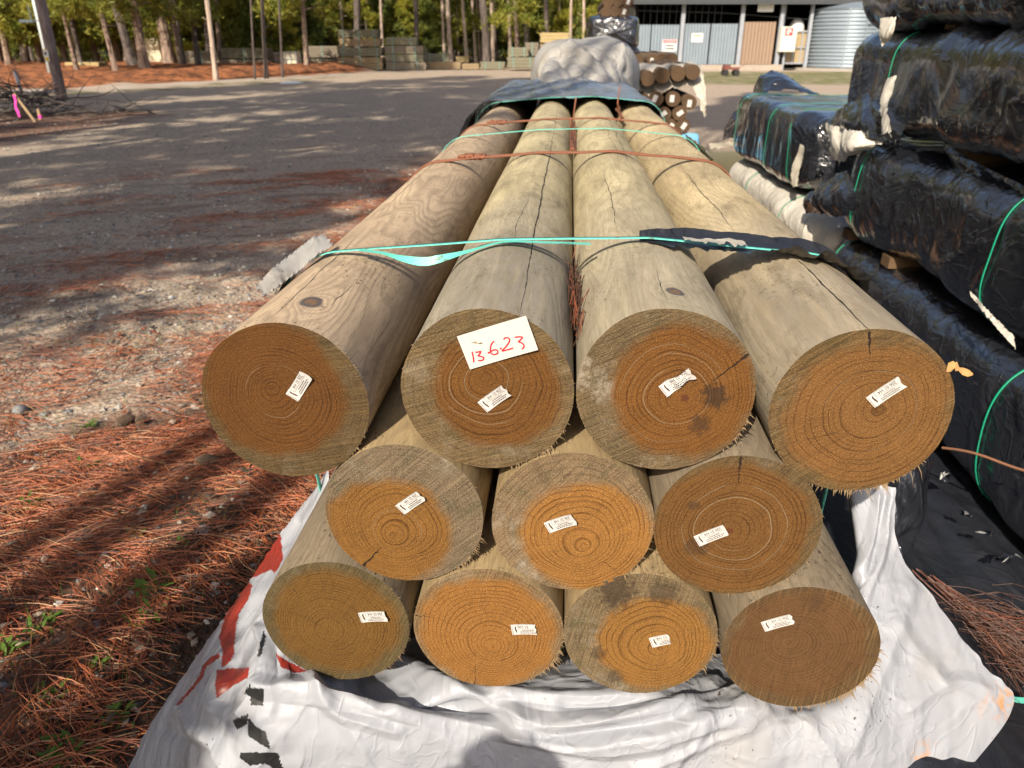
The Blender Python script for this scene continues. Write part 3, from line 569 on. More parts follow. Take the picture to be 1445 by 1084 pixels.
# knot lumps, orange flake torn loose on L4
p = pole_of['L4']; q = Pv(1349, 518, 1.0); x0, z0 = q[0] - .419 - .013, q[2] - 1.024
mb = MB(); nn = 9; vv = []
for i in range(nn):
    t = i / (nn - 1); w = .0065 * (1 - .55 * t) + .002 * math.sin(i * 2.2)
    for s_ in (-1, 1): vv.append((x0 + .026 * t + .003 * math.sin(i), -.004 - .012 * t + .004 * math.sin(3 * t), z0 + .004 * math.sin(5 * t) + s_ * w * (1.2 if t > .8 else 1)))
mb.add(vv, [(2*i, 2*i+2, 2*i+3, 2*i+1) for i in range(nn - 1)]); mb.add([(a, b + .0012, c) for a, b, c in vv], [(2*i+1, 2*i+3, 2*i+2, 2*i) for i in range(nn - 1)])
obj('torn_flake', mb.mesh('torn_flake', simple('torn_flake', (.42, .24, .09), .7, .45, 70), True), p)

# ------------------------------------------------------------------ around the bundle: hull of the cross-section
CIRC = [(u, z) for (_, u, z, *_r) in POLES]
def hull(off, r=PR):
    pts = []
    for (u, z) in CIRC:
        for a in np.linspace(0, 2 * math.pi, 90, endpoint=False): pts.append((u + math.cos(a) * (r + off), z + math.sin(a) * (r + off)))
    pts = sorted(set(pts))
    def half(ps):
        h = []
        for p in ps:
            while len(h) > 1 and (h[-1][0]-h[-2][0]) * (p[1]-h[-2][1]) - (h[-1][1]-h[-2][1]) * (p[0]-h[-2][0]) <= 0: h.pop()
            h.append(p)
        return h
    lo, up = half(pts), half(pts[::-1]); h = lo[:-1] + up[:-1]        # counter-clockwise
    h = h[::-1]; k = min(range(len(h)), key=lambda i: abs(h[i][0]) + (h[i][1] > .55) * 9); h = h[k:] + h[:k]
    h = np.array(h + [h[0]]); d = np.r_[0, np.cumsum(np.hypot(*np.diff(h, axis=0).T))]
    s = np.arange(0, d[-1], .012); return np.stack([np.interp(s, d, h[:, 0]), np.interp(s, d, h[:, 1])], 1)
def s_index(h, u, z): return int(np.argmin(np.hypot(h[:, 0] - u, h[:, 1] - z)))
def band(v0, off=.0008, wd=.016, th_=.0009, wob=.0, seed=0):
    h = hull(off); mb = MB(); n_ = len(h); vv = []
    h2 = hull(off + th_); m_ = n_
    for i in range(n_):
        c = v0 + wob * fbm(i * .03 + seed, 0, 0, 2); a = h[i]; b = h2[min(i * len(h2) // n_, len(h2) - 1)] if False else a + (a - h[[i - 1, (i + 1) % n_]].mean(0)) * 0
        t = h[(i + 1) % n_] - h[i - 1]; t = t / (np.linalg.norm(t) + 1e-9); nrm = np.array((-t[1], t[0])); o_ = a + nrm * th_
        vv += [(a[0], c - wd/2, a[1]), (a[0], c + wd/2, a[1]), (o_[0], c + wd/2, o_[1]), (o_[0], c - wd/2, o_[1])]
    ff = []
    for i in range(n_):
        j = (i + 1) % n_
        for e in range(4): ff.append((i*4 + e, j*4 + e, j*4 + (e+1) % 4, i*4 + (e+1) % 4))
    mb.add(vv, ff); return mb
def uvz(o): o.rotation_euler = (0, 0, -YAW); return o
st = uvz(obj('strap', band(1.372, .0085, .0155, .001, .008).mesh('strap', M['teal'], True))); tag(st, 'turquoise plastic strap with a loose tail across the pole tops by their ends', 'strap')
# loose tail
mb = MB(); n_ = 46; vv = []
tailp = [(-.375, 1.360, 1.152), (-.33, 1.345, 1.1515), (-.29, 1.333, 1.145), (-.25, 1.322, 1.143), (-.215, 1.322, 1.150), (-.17, 1.335, 1.160), (-.11, 1.352, 1.1735), (-.04, 1.352, 1.1740), (.045, 1.348, 1.1735)]
tp = [np.array(x) for x in smooth2d(tailp, 7)]
for i, a in enumerate(tp):
    t = i / (len(tp) - 1); tw = 1.15 * math.exp(-((t - .40) / .16) ** 2); up = np.array((0, math.cos(tw), math.sin(tw))) * .0078
    vv += [tuple(a - up), tuple(a + up)]
mb.add(vv, [(2*i, 2*i+2, 2*i+3, 2*i+1) for i in range(len(tp) - 1)]); obj('strap_tail', mb.mesh('strap_tail', M['teal'], True), st)
for v0, lab in ((3.28, 'thin turquoise strap across the poles between two orange twines'), (4.86, 'thin turquoise strap holding the dark film at the far pole ends')):
    tag(uvz(obj('strap', band(v0, .0065 if v0 < 4 else .03, .015, .0022, .01, 5).mesh('strap', M['teal'], True))), lab, 'strap')
def twine(v0, lab, knot_u):
    mb = MB(); h = hull(.004); r_ = np.random.default_rng(int(v0 * 10))
    for k in range(4):
        pts = [(a[0], v0 + (k - 1.5) * .0078 + .004 * float(pn(i * .05, k * 3.3, v0)), a[1] + .0012 * math.sin(i * .35 + k * 2)) for i, a in enumerate(h)]
        pts.append(pts[0]); mb.tube(pts, .0042, 6, cap=False, flat=.7)
    o = uvz(obj('twine', mb.mesh('twine', M['orange'], True))); tag(o, lab, 'twine', 'orange twines tied round the bundle')
    i = int(np.argmin(np.abs(h[:, 0] - knot_u) + (h[:, 1] < .9) * 9)); c = h[i]; kb = MB()
    for k in range(7):
        a0 = r_.uniform(0, 6.28); x_ = c[0] - .03 + .010 * k; pts = [(x_ + .006 * math.sin(t + a0), v0 + .011 * math.cos(t), c[1] + .004 + .007 * math.sin(t)) for t in np.linspace(0, 6.28, 10)]; kb.tube(pts, .0048, 6)
    kb.tube([(c[0] - .055 + .012 * i, v0 + .004 * math.sin(i * 1.7), c[1] + .004) for i in range(10)], [.004, .006, .008, .009, .008, .009, .008, .007, .006, .004], 7)
    obj('knot', kb.mesh('knot', M['orange'], True), o)
twine(2.585, 'orange twine with a lumpy knot, the first behind the loose-tailed strap', -.30)
twine(3.78, 'orange twine close to the far film, knotted over the road-side pole', -.33)
for (u0, v0, zt, ln, lab) in ((.020, 3.05, 1.15, .9, 'bundle of orange strands lying in the groove between the middle top poles'), (.283, 4.35, 1.16, .5, 'orange strands in the groove beside the outer top pole')):
    mb = MB()
    for k in range(4): mb.tube([(u0 + .006 * (k - 1.5), v0 + ln * t, zt - .035 + .01 * math.sin(t * 5 + k) + .02 * t) for t in np.linspace(0, 1, 14)], .0036, 6)
    mb.tube([(u0, v0 + ln, zt + .0), (u0 + .006, v0 + ln + .01, zt + .05), (u0 + .012, v0 + ln, zt + .10)], .004, 6); mb.tube([(u0 - .01, v0 + ln * .5, zt), (u0 - .012, v0 + ln * .5, zt + .05)], .0035, 6)
    tag(uvz(obj('twine_strands', mb.mesh('twine_strands', M['orange'], True))), lab, 'twine')

def hull_film(name, mat, ia, ib, va, vb, off, amp, freq, nv=24, lift=None, seed=0, up=3):
    """film lying over the bundle from hull index ia to ib, from edge va(t) to edge vb(t)"""
    h = hull(off); s = np.linspace(ia, ib, int(abs(ib - ia) * up)); P = np.stack([np.interp(s, np.arange(len(h)), h[:, 0]), np.interp(s, np.arange(len(h)), h[:, 1])], 1)
    T = np.gradient(P, axis=0); T /= np.linalg.norm(T, axis=1)[:, None] + 1e-9; NN = np.stack([-T[:, 1], T[:, 0]], 1)
    t = np.linspace(0, 1, len(s)); va, vb = va(t), vb(t); k = np.linspace(0, 1, nv)
    VV = va[:, None] + (vb - va)[:, None] * k[None]; S_ = (s * .012)[:, None] + 0 * VV
    d = amp * (.6 * ridge(S_ * freq + seed, VV * freq * .7, seed, 3) + .5 * fbm(S_ * freq * .6, VV * freq, seed + 5, 2) + .35)
    if lift is not None: d = d + lift(t[:, None] + 0 * VV, k[None] + 0 * VV, VV)
    d = np.maximum(d, 0)
    V = np.stack([P[:, :1] + NN[:, :1] * d, VV, P[:, 1:] + NN[:, 1:] * d], -1)
    return uvz(obj(name, mesh(name, V, grid_faces(len(s), nv), mat)))
H0 = hull(.004); iL = s_index(H0, -.53, 1.0); iLt = s_index(H0, -.47, 1.12); i3 = s_index(H0, .18, 1.18); i4 = s_index(H0, .40, 1.155); iR = s_index(H0, .545, 1.0); iLl = s_index(H0, -.5, .86); iRl = s_index(H0, .55, .93)
jag = lambda t, a, f, s: a * fbm(t * f, s, 0, 4)
o = hull_film('torn_film', M['black_matte'], i3 - 4, iR - 1, lambda t: 1.368 - (.025 + .035 * sstep(.45, .6, t) * sstep(.99, .8, t)) * sstep(0, .12, t) + jag(t, .04, 17, 1) * sstep(0, .1, t), lambda t: 1.385 + .06 * sstep(.0, .22, t) * sstep(1.02, .8, t) + jag(t, .018, 9, 2), .002, .003, 16, 22, lambda t, k, v: .030 * np.clip(1 - k * 2.2, 0, 1) ** 2 * sstep(.35, .55, t) * (pn(t * 11, 1) + .7) + .014 * np.clip(k * 2.4 - 1.4, 0, 1) ** 2)
tag(o, 'torn strip of black film trapped under the turquoise strap on the outer pole', 'torn film')
o = hull_film('torn_film', M['cream'], i4 - 14, i4 - 5, lambda t: 1.335 + jag(t, .03, 8, 7), lambda t: 1.372 + jag(t, .02, 6, 8), .013, .007, 22, 10, None, 3); tag(o, 'scrap of pale film caught between strap and black torn strip', 'torn film')
o = hull_film('torn_film', M['black_matte'], iLl - 2, iLt - 3, lambda t: 1.10 + .24 * t + jag(t, .03, 9, 21), lambda t: 1.42 + 0 * t, .004, .008, 10, 12, None, 7); tag(o, 'black underside scrap behind the torn cream film on the road side', 'torn film')
o = hull_film('film_cover', M['bluefilm'], iLl - 4, iRl + 3, lambda t: 4.86 - 1.75 * sstep(.17, .02, t) + .25 * sstep(.86, 1., t) + jag(t, .16, 10, 31), lambda t: 7.4 + 0 * t, .010, .012, 6, 60, lambda t, k, v: .012 + .06 * sstep(.32, .12, t) * sstep(0, .05, t) + .010 * np.sin(np.pi * np.clip(t, 0, 1)) ** 2 * sstep(.05, .5, k) + .028 * np.clip(facets(t * 2.6, v, 5), 0, 1) * sstep(0, .2, k), 5)
tag(o, 'blue-black plastic film pulled over the far half of the bundle', 'film')
o = hull_film('shredded_film', M['cream'], iR - 9, iRl + 2, lambda t: 3.05 + .1 * t + jag(t, .2, 11, 41), lambda t: 3.75 + jag(t, .22, 9, 42), .006, .018, 14, 26, None, 9); tag(o, 'shredded pale film along the outer flank of the bundle', 'torn film')
# debris wedged in the groove between the two middle top poles
mb = MB(); r_ = np.random.default_rng(5)
for _ in range(150):
    v0 = r_.normal(1.27, .10); u0 = .02 + r_.normal(0, .006); z0 = 1.06 + r_.uniform(0, .045); a = r_.normal(1.4, .5); L = r_.uniform(.03, .09)
    mb.tube([(u0, v0, z0), (u0 + .3 * L * math.cos(a) * .5, v0 + L * .5, z0 + r_.uniform(0, .02)), (u0 + .3 * L * math.cos(a), v0 + L, z0 + r_.uniform(-.01, .02))], .0009, 4, m=3 if r_.random() < .85 else 1)
tag(uvz(obj('wedged_needles', mb.mesh('wedged_needles', M['dry']))), 'dark dry needles wedged in the groove between the middle top poles', 'needles', kind='stuff')
# timber bearers under the bundle and the hidden pack below
for v0, lab in ((1.35, 'timber bearer under the bundle just behind the white film'), (3.6, 'timber bearer under the middle of the bundle'), (5.9, 'timber bearer under the far part of the bundle')):
    mb = MB(); mb.box((0, v0, .435), (.95, .09, .07)); tag(uvz(obj('timber_bearer', mb.mesh('timber_bearer', M['bearer']))), lab, 'bearer')
# ------------------------------------------------------------------ films, wrapped packs
def Pu(px, py, u):
    r = ray(px, py); d = r[0] * CA - r[1] * SA; t = u / d
    X, Y, Z = r[0] * t, r[1] * t, H + r[2] * t
    return np.array((u, X * SA + Y * CA, Z))
def cr_basis(n, k):
    """Catmull-Rom weights: k samples over n control points"""
    Wt = np.zeros((k, n))
    for a, t in enumerate(np.linspace(0, n - 1 - 1e-9, k)):
        i = int(t); f = t - i; c = (.5 * (-f + 2*f*f - f**3), .5 * (2 - 5*f*f + 3*f**3), .5 * (f + 4*f*f - 3*f**3), .5 * (-f*f + f**3))
        for q, w in zip((i-1, i, i+1, i+2), c):
            if q < 0: Wt[a, 0] += 2*w; Wt[a, 1] -= w
            elif q > n - 1: Wt[a, n-1] += 2*w; Wt[a, n-2] -= w
            else: Wt[a, q] += w
    return Wt
def patch_points(rows, nu, nv, world=False):
    C = np.array([[p if world else PY(*p) for p in r] for r in rows], float)
    return np.einsum('ai,bj,ijk->abk', cr_basis(C.shape[0], nv), cr_basis(C.shape[1], nu), C)
def normals(V):
    a = np.gradient(V, axis=1); b = np.gradient(V, axis=0); n = np.cross(a, b); return n / (np.linalg.norm(n, axis=-1)[..., None] + 1e-9)
def patch(name, mat, rows, label, cat, nu=60, nv=50, amp=.01, freq=8, seed=0, world=False, jagamp=.0, group=None):
    V = patch_points(rows, nu, nv, world); n = normals(V)
    sc_ = freq / 5; d = amp * (2.2 * facets((V[..., 0] + .4 * V[..., 1]) * sc_, (V[..., 2] - .6 * V[..., 1]) * sc_, seed) + .3 * ridge(V[..., 0] * freq + seed, V[..., 1] * freq, V[..., 2] * freq, 2) + .15 * fbm(V[..., 0] * freq * 2.5, V[..., 1] * freq * 2.5 + seed, V[..., 2] * freq * 2.5, 2))
    V = V + n * d[..., None]
    if jagamp:
        for e, sl in enumerate((np.s_[0, :], np.s_[-1, :], np.s_[:, 0], np.s_[:, -1])): V[sl] += jagamp * fbm(np.arange(V[sl].shape[0]) * .37, e * 9 + seed, 0, 3)[:, None] * np.array((.6, .3, 1))
    o = obj(name, mesh(name, V - V.reshape(-1, 3).mean(0), grid_faces(nv, nu), mat), None, V.reshape(-1, 3).mean(0)); tag(o, label, cat, group); return o

# the big white film under and in front of the bundle
cols = [
 [(452,682,1.45), (400,748,1.42), (342,836,1.36), (283,920,1.31), (200,1047,1.25), (150,1180,1.12)],
 [(464,676,1.42), (434,745,1.36), (395,822,1.24), (350,908,1.16), (288,1000,1.09), (262,1150,1.00)],
 [(430,852,1.32), (414,905,1.13), (394,952,1.03), (362,1010,.985), (335,1062,.96), (318,1160,.94)],
 [(520,905,1.28), (500,955,1.05), (485,985,.99), (470,1020,.965), (455,1065,.95), (445,1160,.93)],
 [(690,905,1.25), (690,962,1.05), (690,992,1.0), (690,1030,.97), (690,1082,.95), (690,1170,.93)],
 [(905,908,1.25), (905,968,1.05), (905,992,1.0), (905,1030,.97), (905,1082,.95), (905,1170,.93)],
 [(1100,925,1.25), (1120,996,1.05), (1112,1020,1.0), (1106,1050,.98), (1105,1090,.965), (1105,1170,.94)],
 [(1228,880,1.30), (1216,925,1.16), (1202,970,1.07), (1190,1020,1.01), (1185,1070,.98), (1180,1170,.95)],
 [(1200,690,1.40), (1214,760,1.30), (1240,850,1.20), (1268,930,1.12), (1285,1020,1.05), (1270,1170,.98)],
 [(1264,688,1.36), (1268,775,1.30), (1326,856,1.23), (1385,936,1.16), (1430,997,1.12), (1330,1130,1.02)]]
rows = [[c[j] for c in cols] for j in range(6)]
NU, NV = 420, 260
V = patch_points(rows, NU, NV); nrm = normals(V)
if nrm[NV // 2, NU // 2, 1] > 0: nrm = -nrm
px, py = proj(V)
FOLDS = [  # polyline in the film, height, half width
 ([(565,937), (650,972), (755,1018), (850,1014), (1000,985), (1090,996)], .020, 9), ([(380,972), (500,985), (600,1006), (700,1028), (820,1045), (900,1034), (1010,1010), (1100,998)], .022, 10),
 ([(720,1036), (850,1058), (960,1036), (1070,1006)], .014, 8), ([(900,1080), (1000,1046), (1085,1010)], .010, 7), ([(700,972), (820,985), (940,976), (1010,966)], .008, 7),
 ([(520,955), (600,985), (690,1008)], -.050, 20), ([(470,965), (540,985)], -.02, 12), ([(800,996), (900,992), (1020,978)], -.014, 9), ([(760,1038), (860,1030), (960,1012)], -.012, 8),
 ([(1262,692), (1238,785), (1216,850), (1205,960)], .016, 7), ([(1240,700), (1222,785), (1205,850)], .014, 6), ([(1250,700), (1230,790), (1212,850)], -.012, 5), ([(1285,830), (1250,930), (1200,1050)], .008, 10),
 ([(470,690), (415,765), (372,860), (330,930)], .010, 7), ([(420,740), (380,830), (345,900), (318,990)], -.012, 7), ([(372,890), (380,930), (366,980), (345,1010)], .016, 6), ([(385,900), (392,960), (380,1010)], -.010, 7),
 ([(325,935), (300,1000), (285,1050)], .010, 7), ([(345,940), (330,990), (300,1084)], -.010, 8), ([(260,1000), (300,1040), (330,1084)], .012, 8), ([(240,1030), (290,1055), (300,1090)], -.012, 9), ([(400,905), (440,960), (470,1000), (560,1030)], .010, 7),
 ([(430,960), (500,1030), (520,1084)], .006, 9), ([(560,1000), (640,1050), (690,1090)], .006, 12), ([(1130,1010), (1170,1060), (1180,1090)], .006, 9), ([(1260,880), (1330,960), (1400,1000)], .006, 10), ([(1280,1000), (1350,960), (1410,985)], .006, 8)]
disp = np.zeros((NV, NU))
for pl, a, w in FOLDS:
    p = np.array(smooth2d(pl, 6)); best = np.full((NV, NU), 1e9)
    for A, B in zip(p[:-1], p[1:]):
        d = B - A; t = np.clip(((px - A[0]) * d[0] + (py - A[1]) * d[1]) / (d @ d), 0, 1); best = np.minimum(best, np.hypot(px - A[0] - t * d[0], py - A[1] - t * d[1]))
    disp += a * (.72 * np.clip(1 - best / (1.9 * w), 0, 1) + .28 * np.exp(-(best / w) ** 2))
sx, sz = V[..., 0] * 1, V[..., 2] - V[..., 1]
pan = 1 - .55 * sstep(1120, 1220, px); disp += pan * .020 * facets(sx, sz, 4, 10, 2.0, 13.) + pan * .0045 * facets(sx, sz, 9, 7, 14., 34.) + .002 * fbm(sx * 9, sz * 9, 2, 2)
lw = sstep(360, 290, px); disp += lw * (.010 * ridge(sx * 13 + sz * 5, sz * 13, 8, 3))
disp *= np.clip(np.minimum(np.arange(NU)[None] + 2, NU + 1 - np.arange(NU)[None]) / 14., .15, 1)
V = V + nrm * disp[..., None]
V[:, 0] += (.006 * fbm(np.arange(NV) * .12, 3, 0, 3))[:, None] * np.array((1, .2, .3)); V[:, -1] += (.006 * fbm(np.arange(NV) * .05, 8, 0, 2))[:, None] * np.array((1, .2, .4))
GF = grid_faces(NV, NU); Cn = V.reshape(-1, 3)[GF].mean(1); fx, fy = proj(Cn)
def inpoly(x, y, P):
    c = np.zeros(x.shape, bool); j = len(P) - 1
    for i in range(len(P)):
        xi, yi = P[i]; xj, yj = P[j]; k = ((yi > y) != (yj > y)) & (x < (xj - xi) * (y - yi) / (yj - yi + 1e-12) + xi); c ^= k; j = i
    return c
RED = [[(396,754), (398,774), (400,788), (388,810), (382,804), (351,818), (360,798), (376,774)], [(350,820), (356,826), (350,846), (336,868), (332,898), (330,926), (324,936), (312,942), (314,918), (309,900), (316,874), (328,846), (340,826)],
 [(305,946), (320,944), (352,942), (350,956), (332,966), (305,984), (304,962)], [(310,922), (308,930), (292,940), (286,956), (272,974), (252,996), (250,992), (268,972), (283,952), (285,940), (296,928)], [(388,922), (408,934), (434,947), (416,950), (396,940)]]
BLK = [[(354,971.5), (371,971.5), (371,996), (354,996)], [(344,978), (354,964), (354,984)], [(328,1016), (350,1007.5), (349,1022), (334,1030)], [(350,1012), (360,1024), (376,1034), (382,1057.6), (370,1052), (350,1038)], [(340,1062), (360,1061.6), (392,1062), (399,1084), (400,1100), (376,1078), (352,1080), (338,1070)], [(372,890), (376,898), (368,926), (363,926)]]
mi = np.zeros(len(GF), int); jx, jy = fx + 1.2 * pn(fx * .2, fy * .2), fy + 1.2 * pn(fx * .2, fy * .2, 4)
for P in RED: mi[inpoly(jx, jy, P)] = 1
for P in BLK: mi[inpoly(jx, jy, P)] = 2
org = np.array((0, .98, .3)); Vl = V - org
stn = [(*(PY(1290, 1062, 1.05) - org), .055), (*(PY(1375, 985, 1.13) - org), .05), (*(PY(1415, 990, 1.12) - org), .05), (*(PY(1340, 950, 1.18) - org), .03), (*(PY(1330, 1010, 1.10) - org), .03)]
wm = film('white_film_stained', (.30, .31, .345), .46, .30, (.28, .25, .21), .55, var=.05, stains=stn)
sheet = obj('white_film', mesh('white_film', Vl, GF, [wm, M['redprint'], M['blackprint']], True, mi), None, org)
tag(sheet, 'large crumpled white plastic film with torn red and black print hanging below the pole ends', 'plastic film')
patch('film_flap', M['black'], [[(1258,700,1.46), (1290,640,1.55), (1322,640,1.60)], [(1252,725,1.42), (1282,708,1.46), (1316,700,1.54)], [(1256,770,1.38), (1276,752,1.42), (1302,735,1.48)], [(1266,798,1.36), (1278,786,1.38), (1290,772,1.42)]], 'shiny black film flap folded up behind the white film beside the outer pole', 'plastic film', 50, 60, .014, 9, 3)

# weathered black film on the ground between the stacks
us = np.linspace(.56, 1.62, 90); vs = np.concatenate([np.linspace(.55, 2.6, 150), np.linspace(2.6, 5., 50)[1:]]); UU, VV = np.meshgrid(us, vs, indexing='ij')
ZZ = .03 + .30 * (1 - sstep(.58, 1.22, UU)) * sstep(.75, 1.5, VV + UU * .3) + .010 * ridge(UU * 11, VV * 2.0, 3, 3) + .012 * ridge(UU * 3 + VV * .8, VV * 1.2, 7, 3) + .012 * fbm(UU * 5, VV * 4, 1, 3) - .02 * sstep(1.28, 1.5, UU) * sstep(1.6, 2.2, VV)
o = uvz(obj('ground_film', mesh('ground_film', np.stack([UU, VV, ZZ], -1), grid_faces(len(us), len(vs)), M['black_matte']))); tag(o, 'dusty black film spread on the ground between bundle and wrapped packs', 'plastic film')

def rrect(u0, u1, z0, z1, r, n):
    pts, nr = [], []
    for (cx, cz, a0) in ((u0 + r, z0 + r, 180), (u0 + r, z1 - r, 90), (u1 - r, z1 - r, 0), (u1 - r, z0 + r, -90)):
        for a in np.linspace(a0 + (90 if True else 0), a0, 12): pts.append((cx + r * math.cos(R(a)), cz + r * math.sin(R(a)))); nr.append((math.cos(R(a)), math.sin(R(a))))
    pts = np.array(pts + [pts[0]]); nr = np.array(nr + [nr[0]]); d = np.r_[0, np.cumsum(np.hypot(*np.diff(pts, axis=0).T))]; s = np.linspace(0, d[-1], n, endpoint=False)
    return np.stack([np.interp(s, d, pts[:, 0]), np.interp(s, d, pts[:, 1])], 1), np.stack([np.interp(s, d, nr[:, 0]), np.interp(s, d, nr[:, 1])], 1), s
def pack_disp(P, Nn, vv, seed, amp, pleat):
    x, z = P[..., 0], P[..., 1]
    d = amp * (.75 * ridge(x * 1.5 + seed * 3.1, vv * 1.3, z * 1.5, 2) + .6 * fbm(x * 1.2 + seed, vv * 1.2, z * 1.2, 2)) 
    side = np.abs(Nn[..., 0]); zr = (z - z.min()) / (z.max() - z.min() + 1e-6); hang = sstep(.35, 1., zr)
    wv = vv + .22 * pn(z * 1.6 + seed, vv * 1.1, seed) + .35 * (z - z.mean()) * pn(vv * .7, seed)
    patchy = sstep(-.25, .35, pn(vv * 1.1 + seed * 5, z * 1.2, x * .8))
    return d + pleat * (.35 + .65 * side) * ridge(wv * 4.2 + seed * 1.7, z * .7, seed, 2) + pleat * (.1 + .5 * hang) * patchy * ridge(wv * 17, z * 1.0 + seed, 1, 2) + amp * .9 * facets(vv * .8 + .3 * x, z + x, int(seed * 7) + 3, 7, 1.6, 6.) * (.4 + .6 * patchy) + .007 * sstep(.08, .4, Nn[..., 1]) * sstep(1.02, .75, Nn[..., 1]) * sstep(-.3, .2, pn(vv * 1.7, seed)) * ridge(wv * 26 + seed, x * 2, z * 1.5, 2)
def wrap_pack(label, mat, u0, u1, v0, v1, z0, z1, seed=0, amp=.03, pleat=.012, r=.07, nth=190, dv=.021, straps=(), name='wrapped_pack', group='wrapped packs', tops=0., strapmat='green', taper=.14):
    P, Nn, s = rrect(u0, u1, z0, z1, r, nth); vs = np.linspace(v0, v1, max(30, int((v1 - v0) / dv)))
    C = np.array(((u0 + u1) / 2, (z0 + z1) / 2))
    def ring(v):
        v = np.asarray(v, float); k = 1 - taper * (sstep(v0 + .25, v0, v) + sstep(v1 - .25, v1, v))
        Pk = C + (P[:, None] - C) * k[None, :, None] if v.ndim else C + (P - C) * float(k)
        NnB = Nn[:, None] + 0 * Pk if v.ndim else Nn
        d = pack_disp(Pk, NnB, (v[None, :] + 0 * Pk[..., 0]) if v.ndim else v + 0 * P[:, 0], seed, amp, pleat)
        if tops: Pk = Pk + np.stack([0 * d, tops * sstep(0, .9, Nn[:, 1])[(slice(None),) + (None,) * (d.ndim - 1)] * (.3 + ridge((v[None] if v.ndim else v) * 1.1 + seed, Pk[..., 0] * 1.3))], -1)
        return Pk + NnB * d[..., None]
    G = ring(vs); V = np.stack([G[..., 0], vs[None] + 0 * G[..., 0], G[..., 1]], -1)
    n = len(vs); caps = []
    for e, vv, sg in ((0, v0, -1), (n - 1, v1, 1)):
        base = V[:, e]; c3 = np.array((C[0], vv + sg * .03, C[1])); rings = []
        for kk in (.9, .7, .45, .2, .03):
            q = c3 + (base - c3) * kk; q[:, 1] += sg * (.05 * ridge(q[:, 0] * 5 + seed, q[:, 2] * 5, seed, 3) + .03 * (1 - kk)); rings.append(q)
        caps.append(rings)
    full = np.stack(caps[0][::-1] + [V[:, i] for i in range(n)] + caps[1], 1)
    org = np.array(((u0 + u1) / 2, (v0 + v1) / 2, z0))
    o = obj(name, mesh(name, full - org, grid_faces(nth, full.shape[1], True), mat), None, W(*org), (0, 0, -YAW)); tag(o, label, 'pack', group)
    for sv in straps:
        q = ring(sv); hullish = q + Nn * .003; dn = .006; vv = []
        # the strap bridges small creases
        k = np.stack([np.convolve(np.r_[hullish[-4:, i], hullish[:, i], hullish[:4, i]], np.ones(9) / 9, 'valid') for i in (0, 1)], 1) + Nn * .005
        for i in range(nth):
            a = k[i]; b = a + Nn[i] * .0015; vv += [(a[0], sv - dn, a[1]), (a[0], sv + dn, a[1]), (b[0], sv + dn, b[1]), (b[0], sv - dn, b[1])]
        ff = [(i*4 + e, ((i+1) % nth)*4 + e, ((i+1) % nth)*4 + (e+1) % 4, i*4 + (e+1) % 4) for i in range(nth) for e in range(4)]
        obj('strap', mesh('strap', np.array(vv) - org, ff, M[strapmat]), o)
    return o
UF = 1.43
PK = {}
PK['A'] = wrap_pack('topmost black wrapped pack on the tall stack above the others', M['black'], UF, 2.5, .9, 4.42, 1.585, 2.10, 1, .06, .018, r=.10, straps=())
PK['B'] = wrap_pack('black wrapped pack second from the top, torn open to bare timber', M['black'], UF, 2.5, .9, 4.52, 1.125, 1.53, 2, .055, .016, r=.12, straps=(Pu(1262, 90, UF)[1],))
PK['C'] = wrap_pack('black wrapped pack third from the top with two green straps and a torn corner', M['black'], UF, 2.5, .9, 4.22, .615, 1.07, 3, .04, .012, r=.14, straps=(Pu(1216, 275, UF)[1], Pu(1408, 360, UF)[1]))
PK['D'] = wrap_pack('lowest black wrapped pack of the tall stack, resting on the ground', M['black'], UF, 2.5, .9, 4.32, .05, .555, 4, .035, .014, r=.16, straps=(4.12, Pu(1408, 600, UF)[1]))
PK['F'] = wrap_pack('shorter black wrapped pack with teal straps lying on the cream one', M['black'], UF, 2.45, 4.98, 7.25, .63, 1.09, 5, .03, .010, straps=(Pu(1088, 180, UF)[1], 5.25, 6.9), r=.09)
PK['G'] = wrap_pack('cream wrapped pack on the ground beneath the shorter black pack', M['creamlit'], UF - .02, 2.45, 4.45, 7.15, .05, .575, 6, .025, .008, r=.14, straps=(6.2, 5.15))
PK['U'] = wrap_pack('dark wrapped pack hidden under the pole bundle', M['black_matte'], -.5, .52, 1.42, 6.6, .03, .40, 7, .015, .008, dv=.05)
for (pu, pz, pv, lab) in ((UF + .19, 1.098, 3.2, 'bearer block between second and third black packs'), (UF + .13, .585, 3.55, 'bearer block between third and lowest black packs'), (UF + .13, .585, 4.1, 'bearer block at the far end under the third black pack'), (UF + .22, 1.56, 3.6, 'bearer block under the topmost black pack')):
    mb = MB(); mb.box((0, 0, 0), (.20, .09, .05)); o = obj('timber_bearer', mb.mesh('timber_bearer', M['bearer']), None, W(pu, pv, pz), (0, 0, -YAW)); tag(o, lab, 'bearer')
q = Pu(1454, 104, UF - .03); mb = MB(); mb.box((q[0] + .02, q[1] - .05, q[2] + .01), (.06, .16, .12)); mb.box((q[0] + .03, q[1] - .05, q[2] - .10), (.06, .16, .07), m=1)
e = obj('exposed_timber', mb.mesh('exposed_timber', [M['bearer'], M['rubber']])); e.data.transform(Matrix.Translation(-Vector(((UF + 2.5) / 2, (.9 + 4.52) / 2, 1.125)))); e.parent = PK['B']
FL = 'loose film at the pack ends'
def Q(px, py, u): p = Pu(px, py, u); return (px, py, W(*p).y)
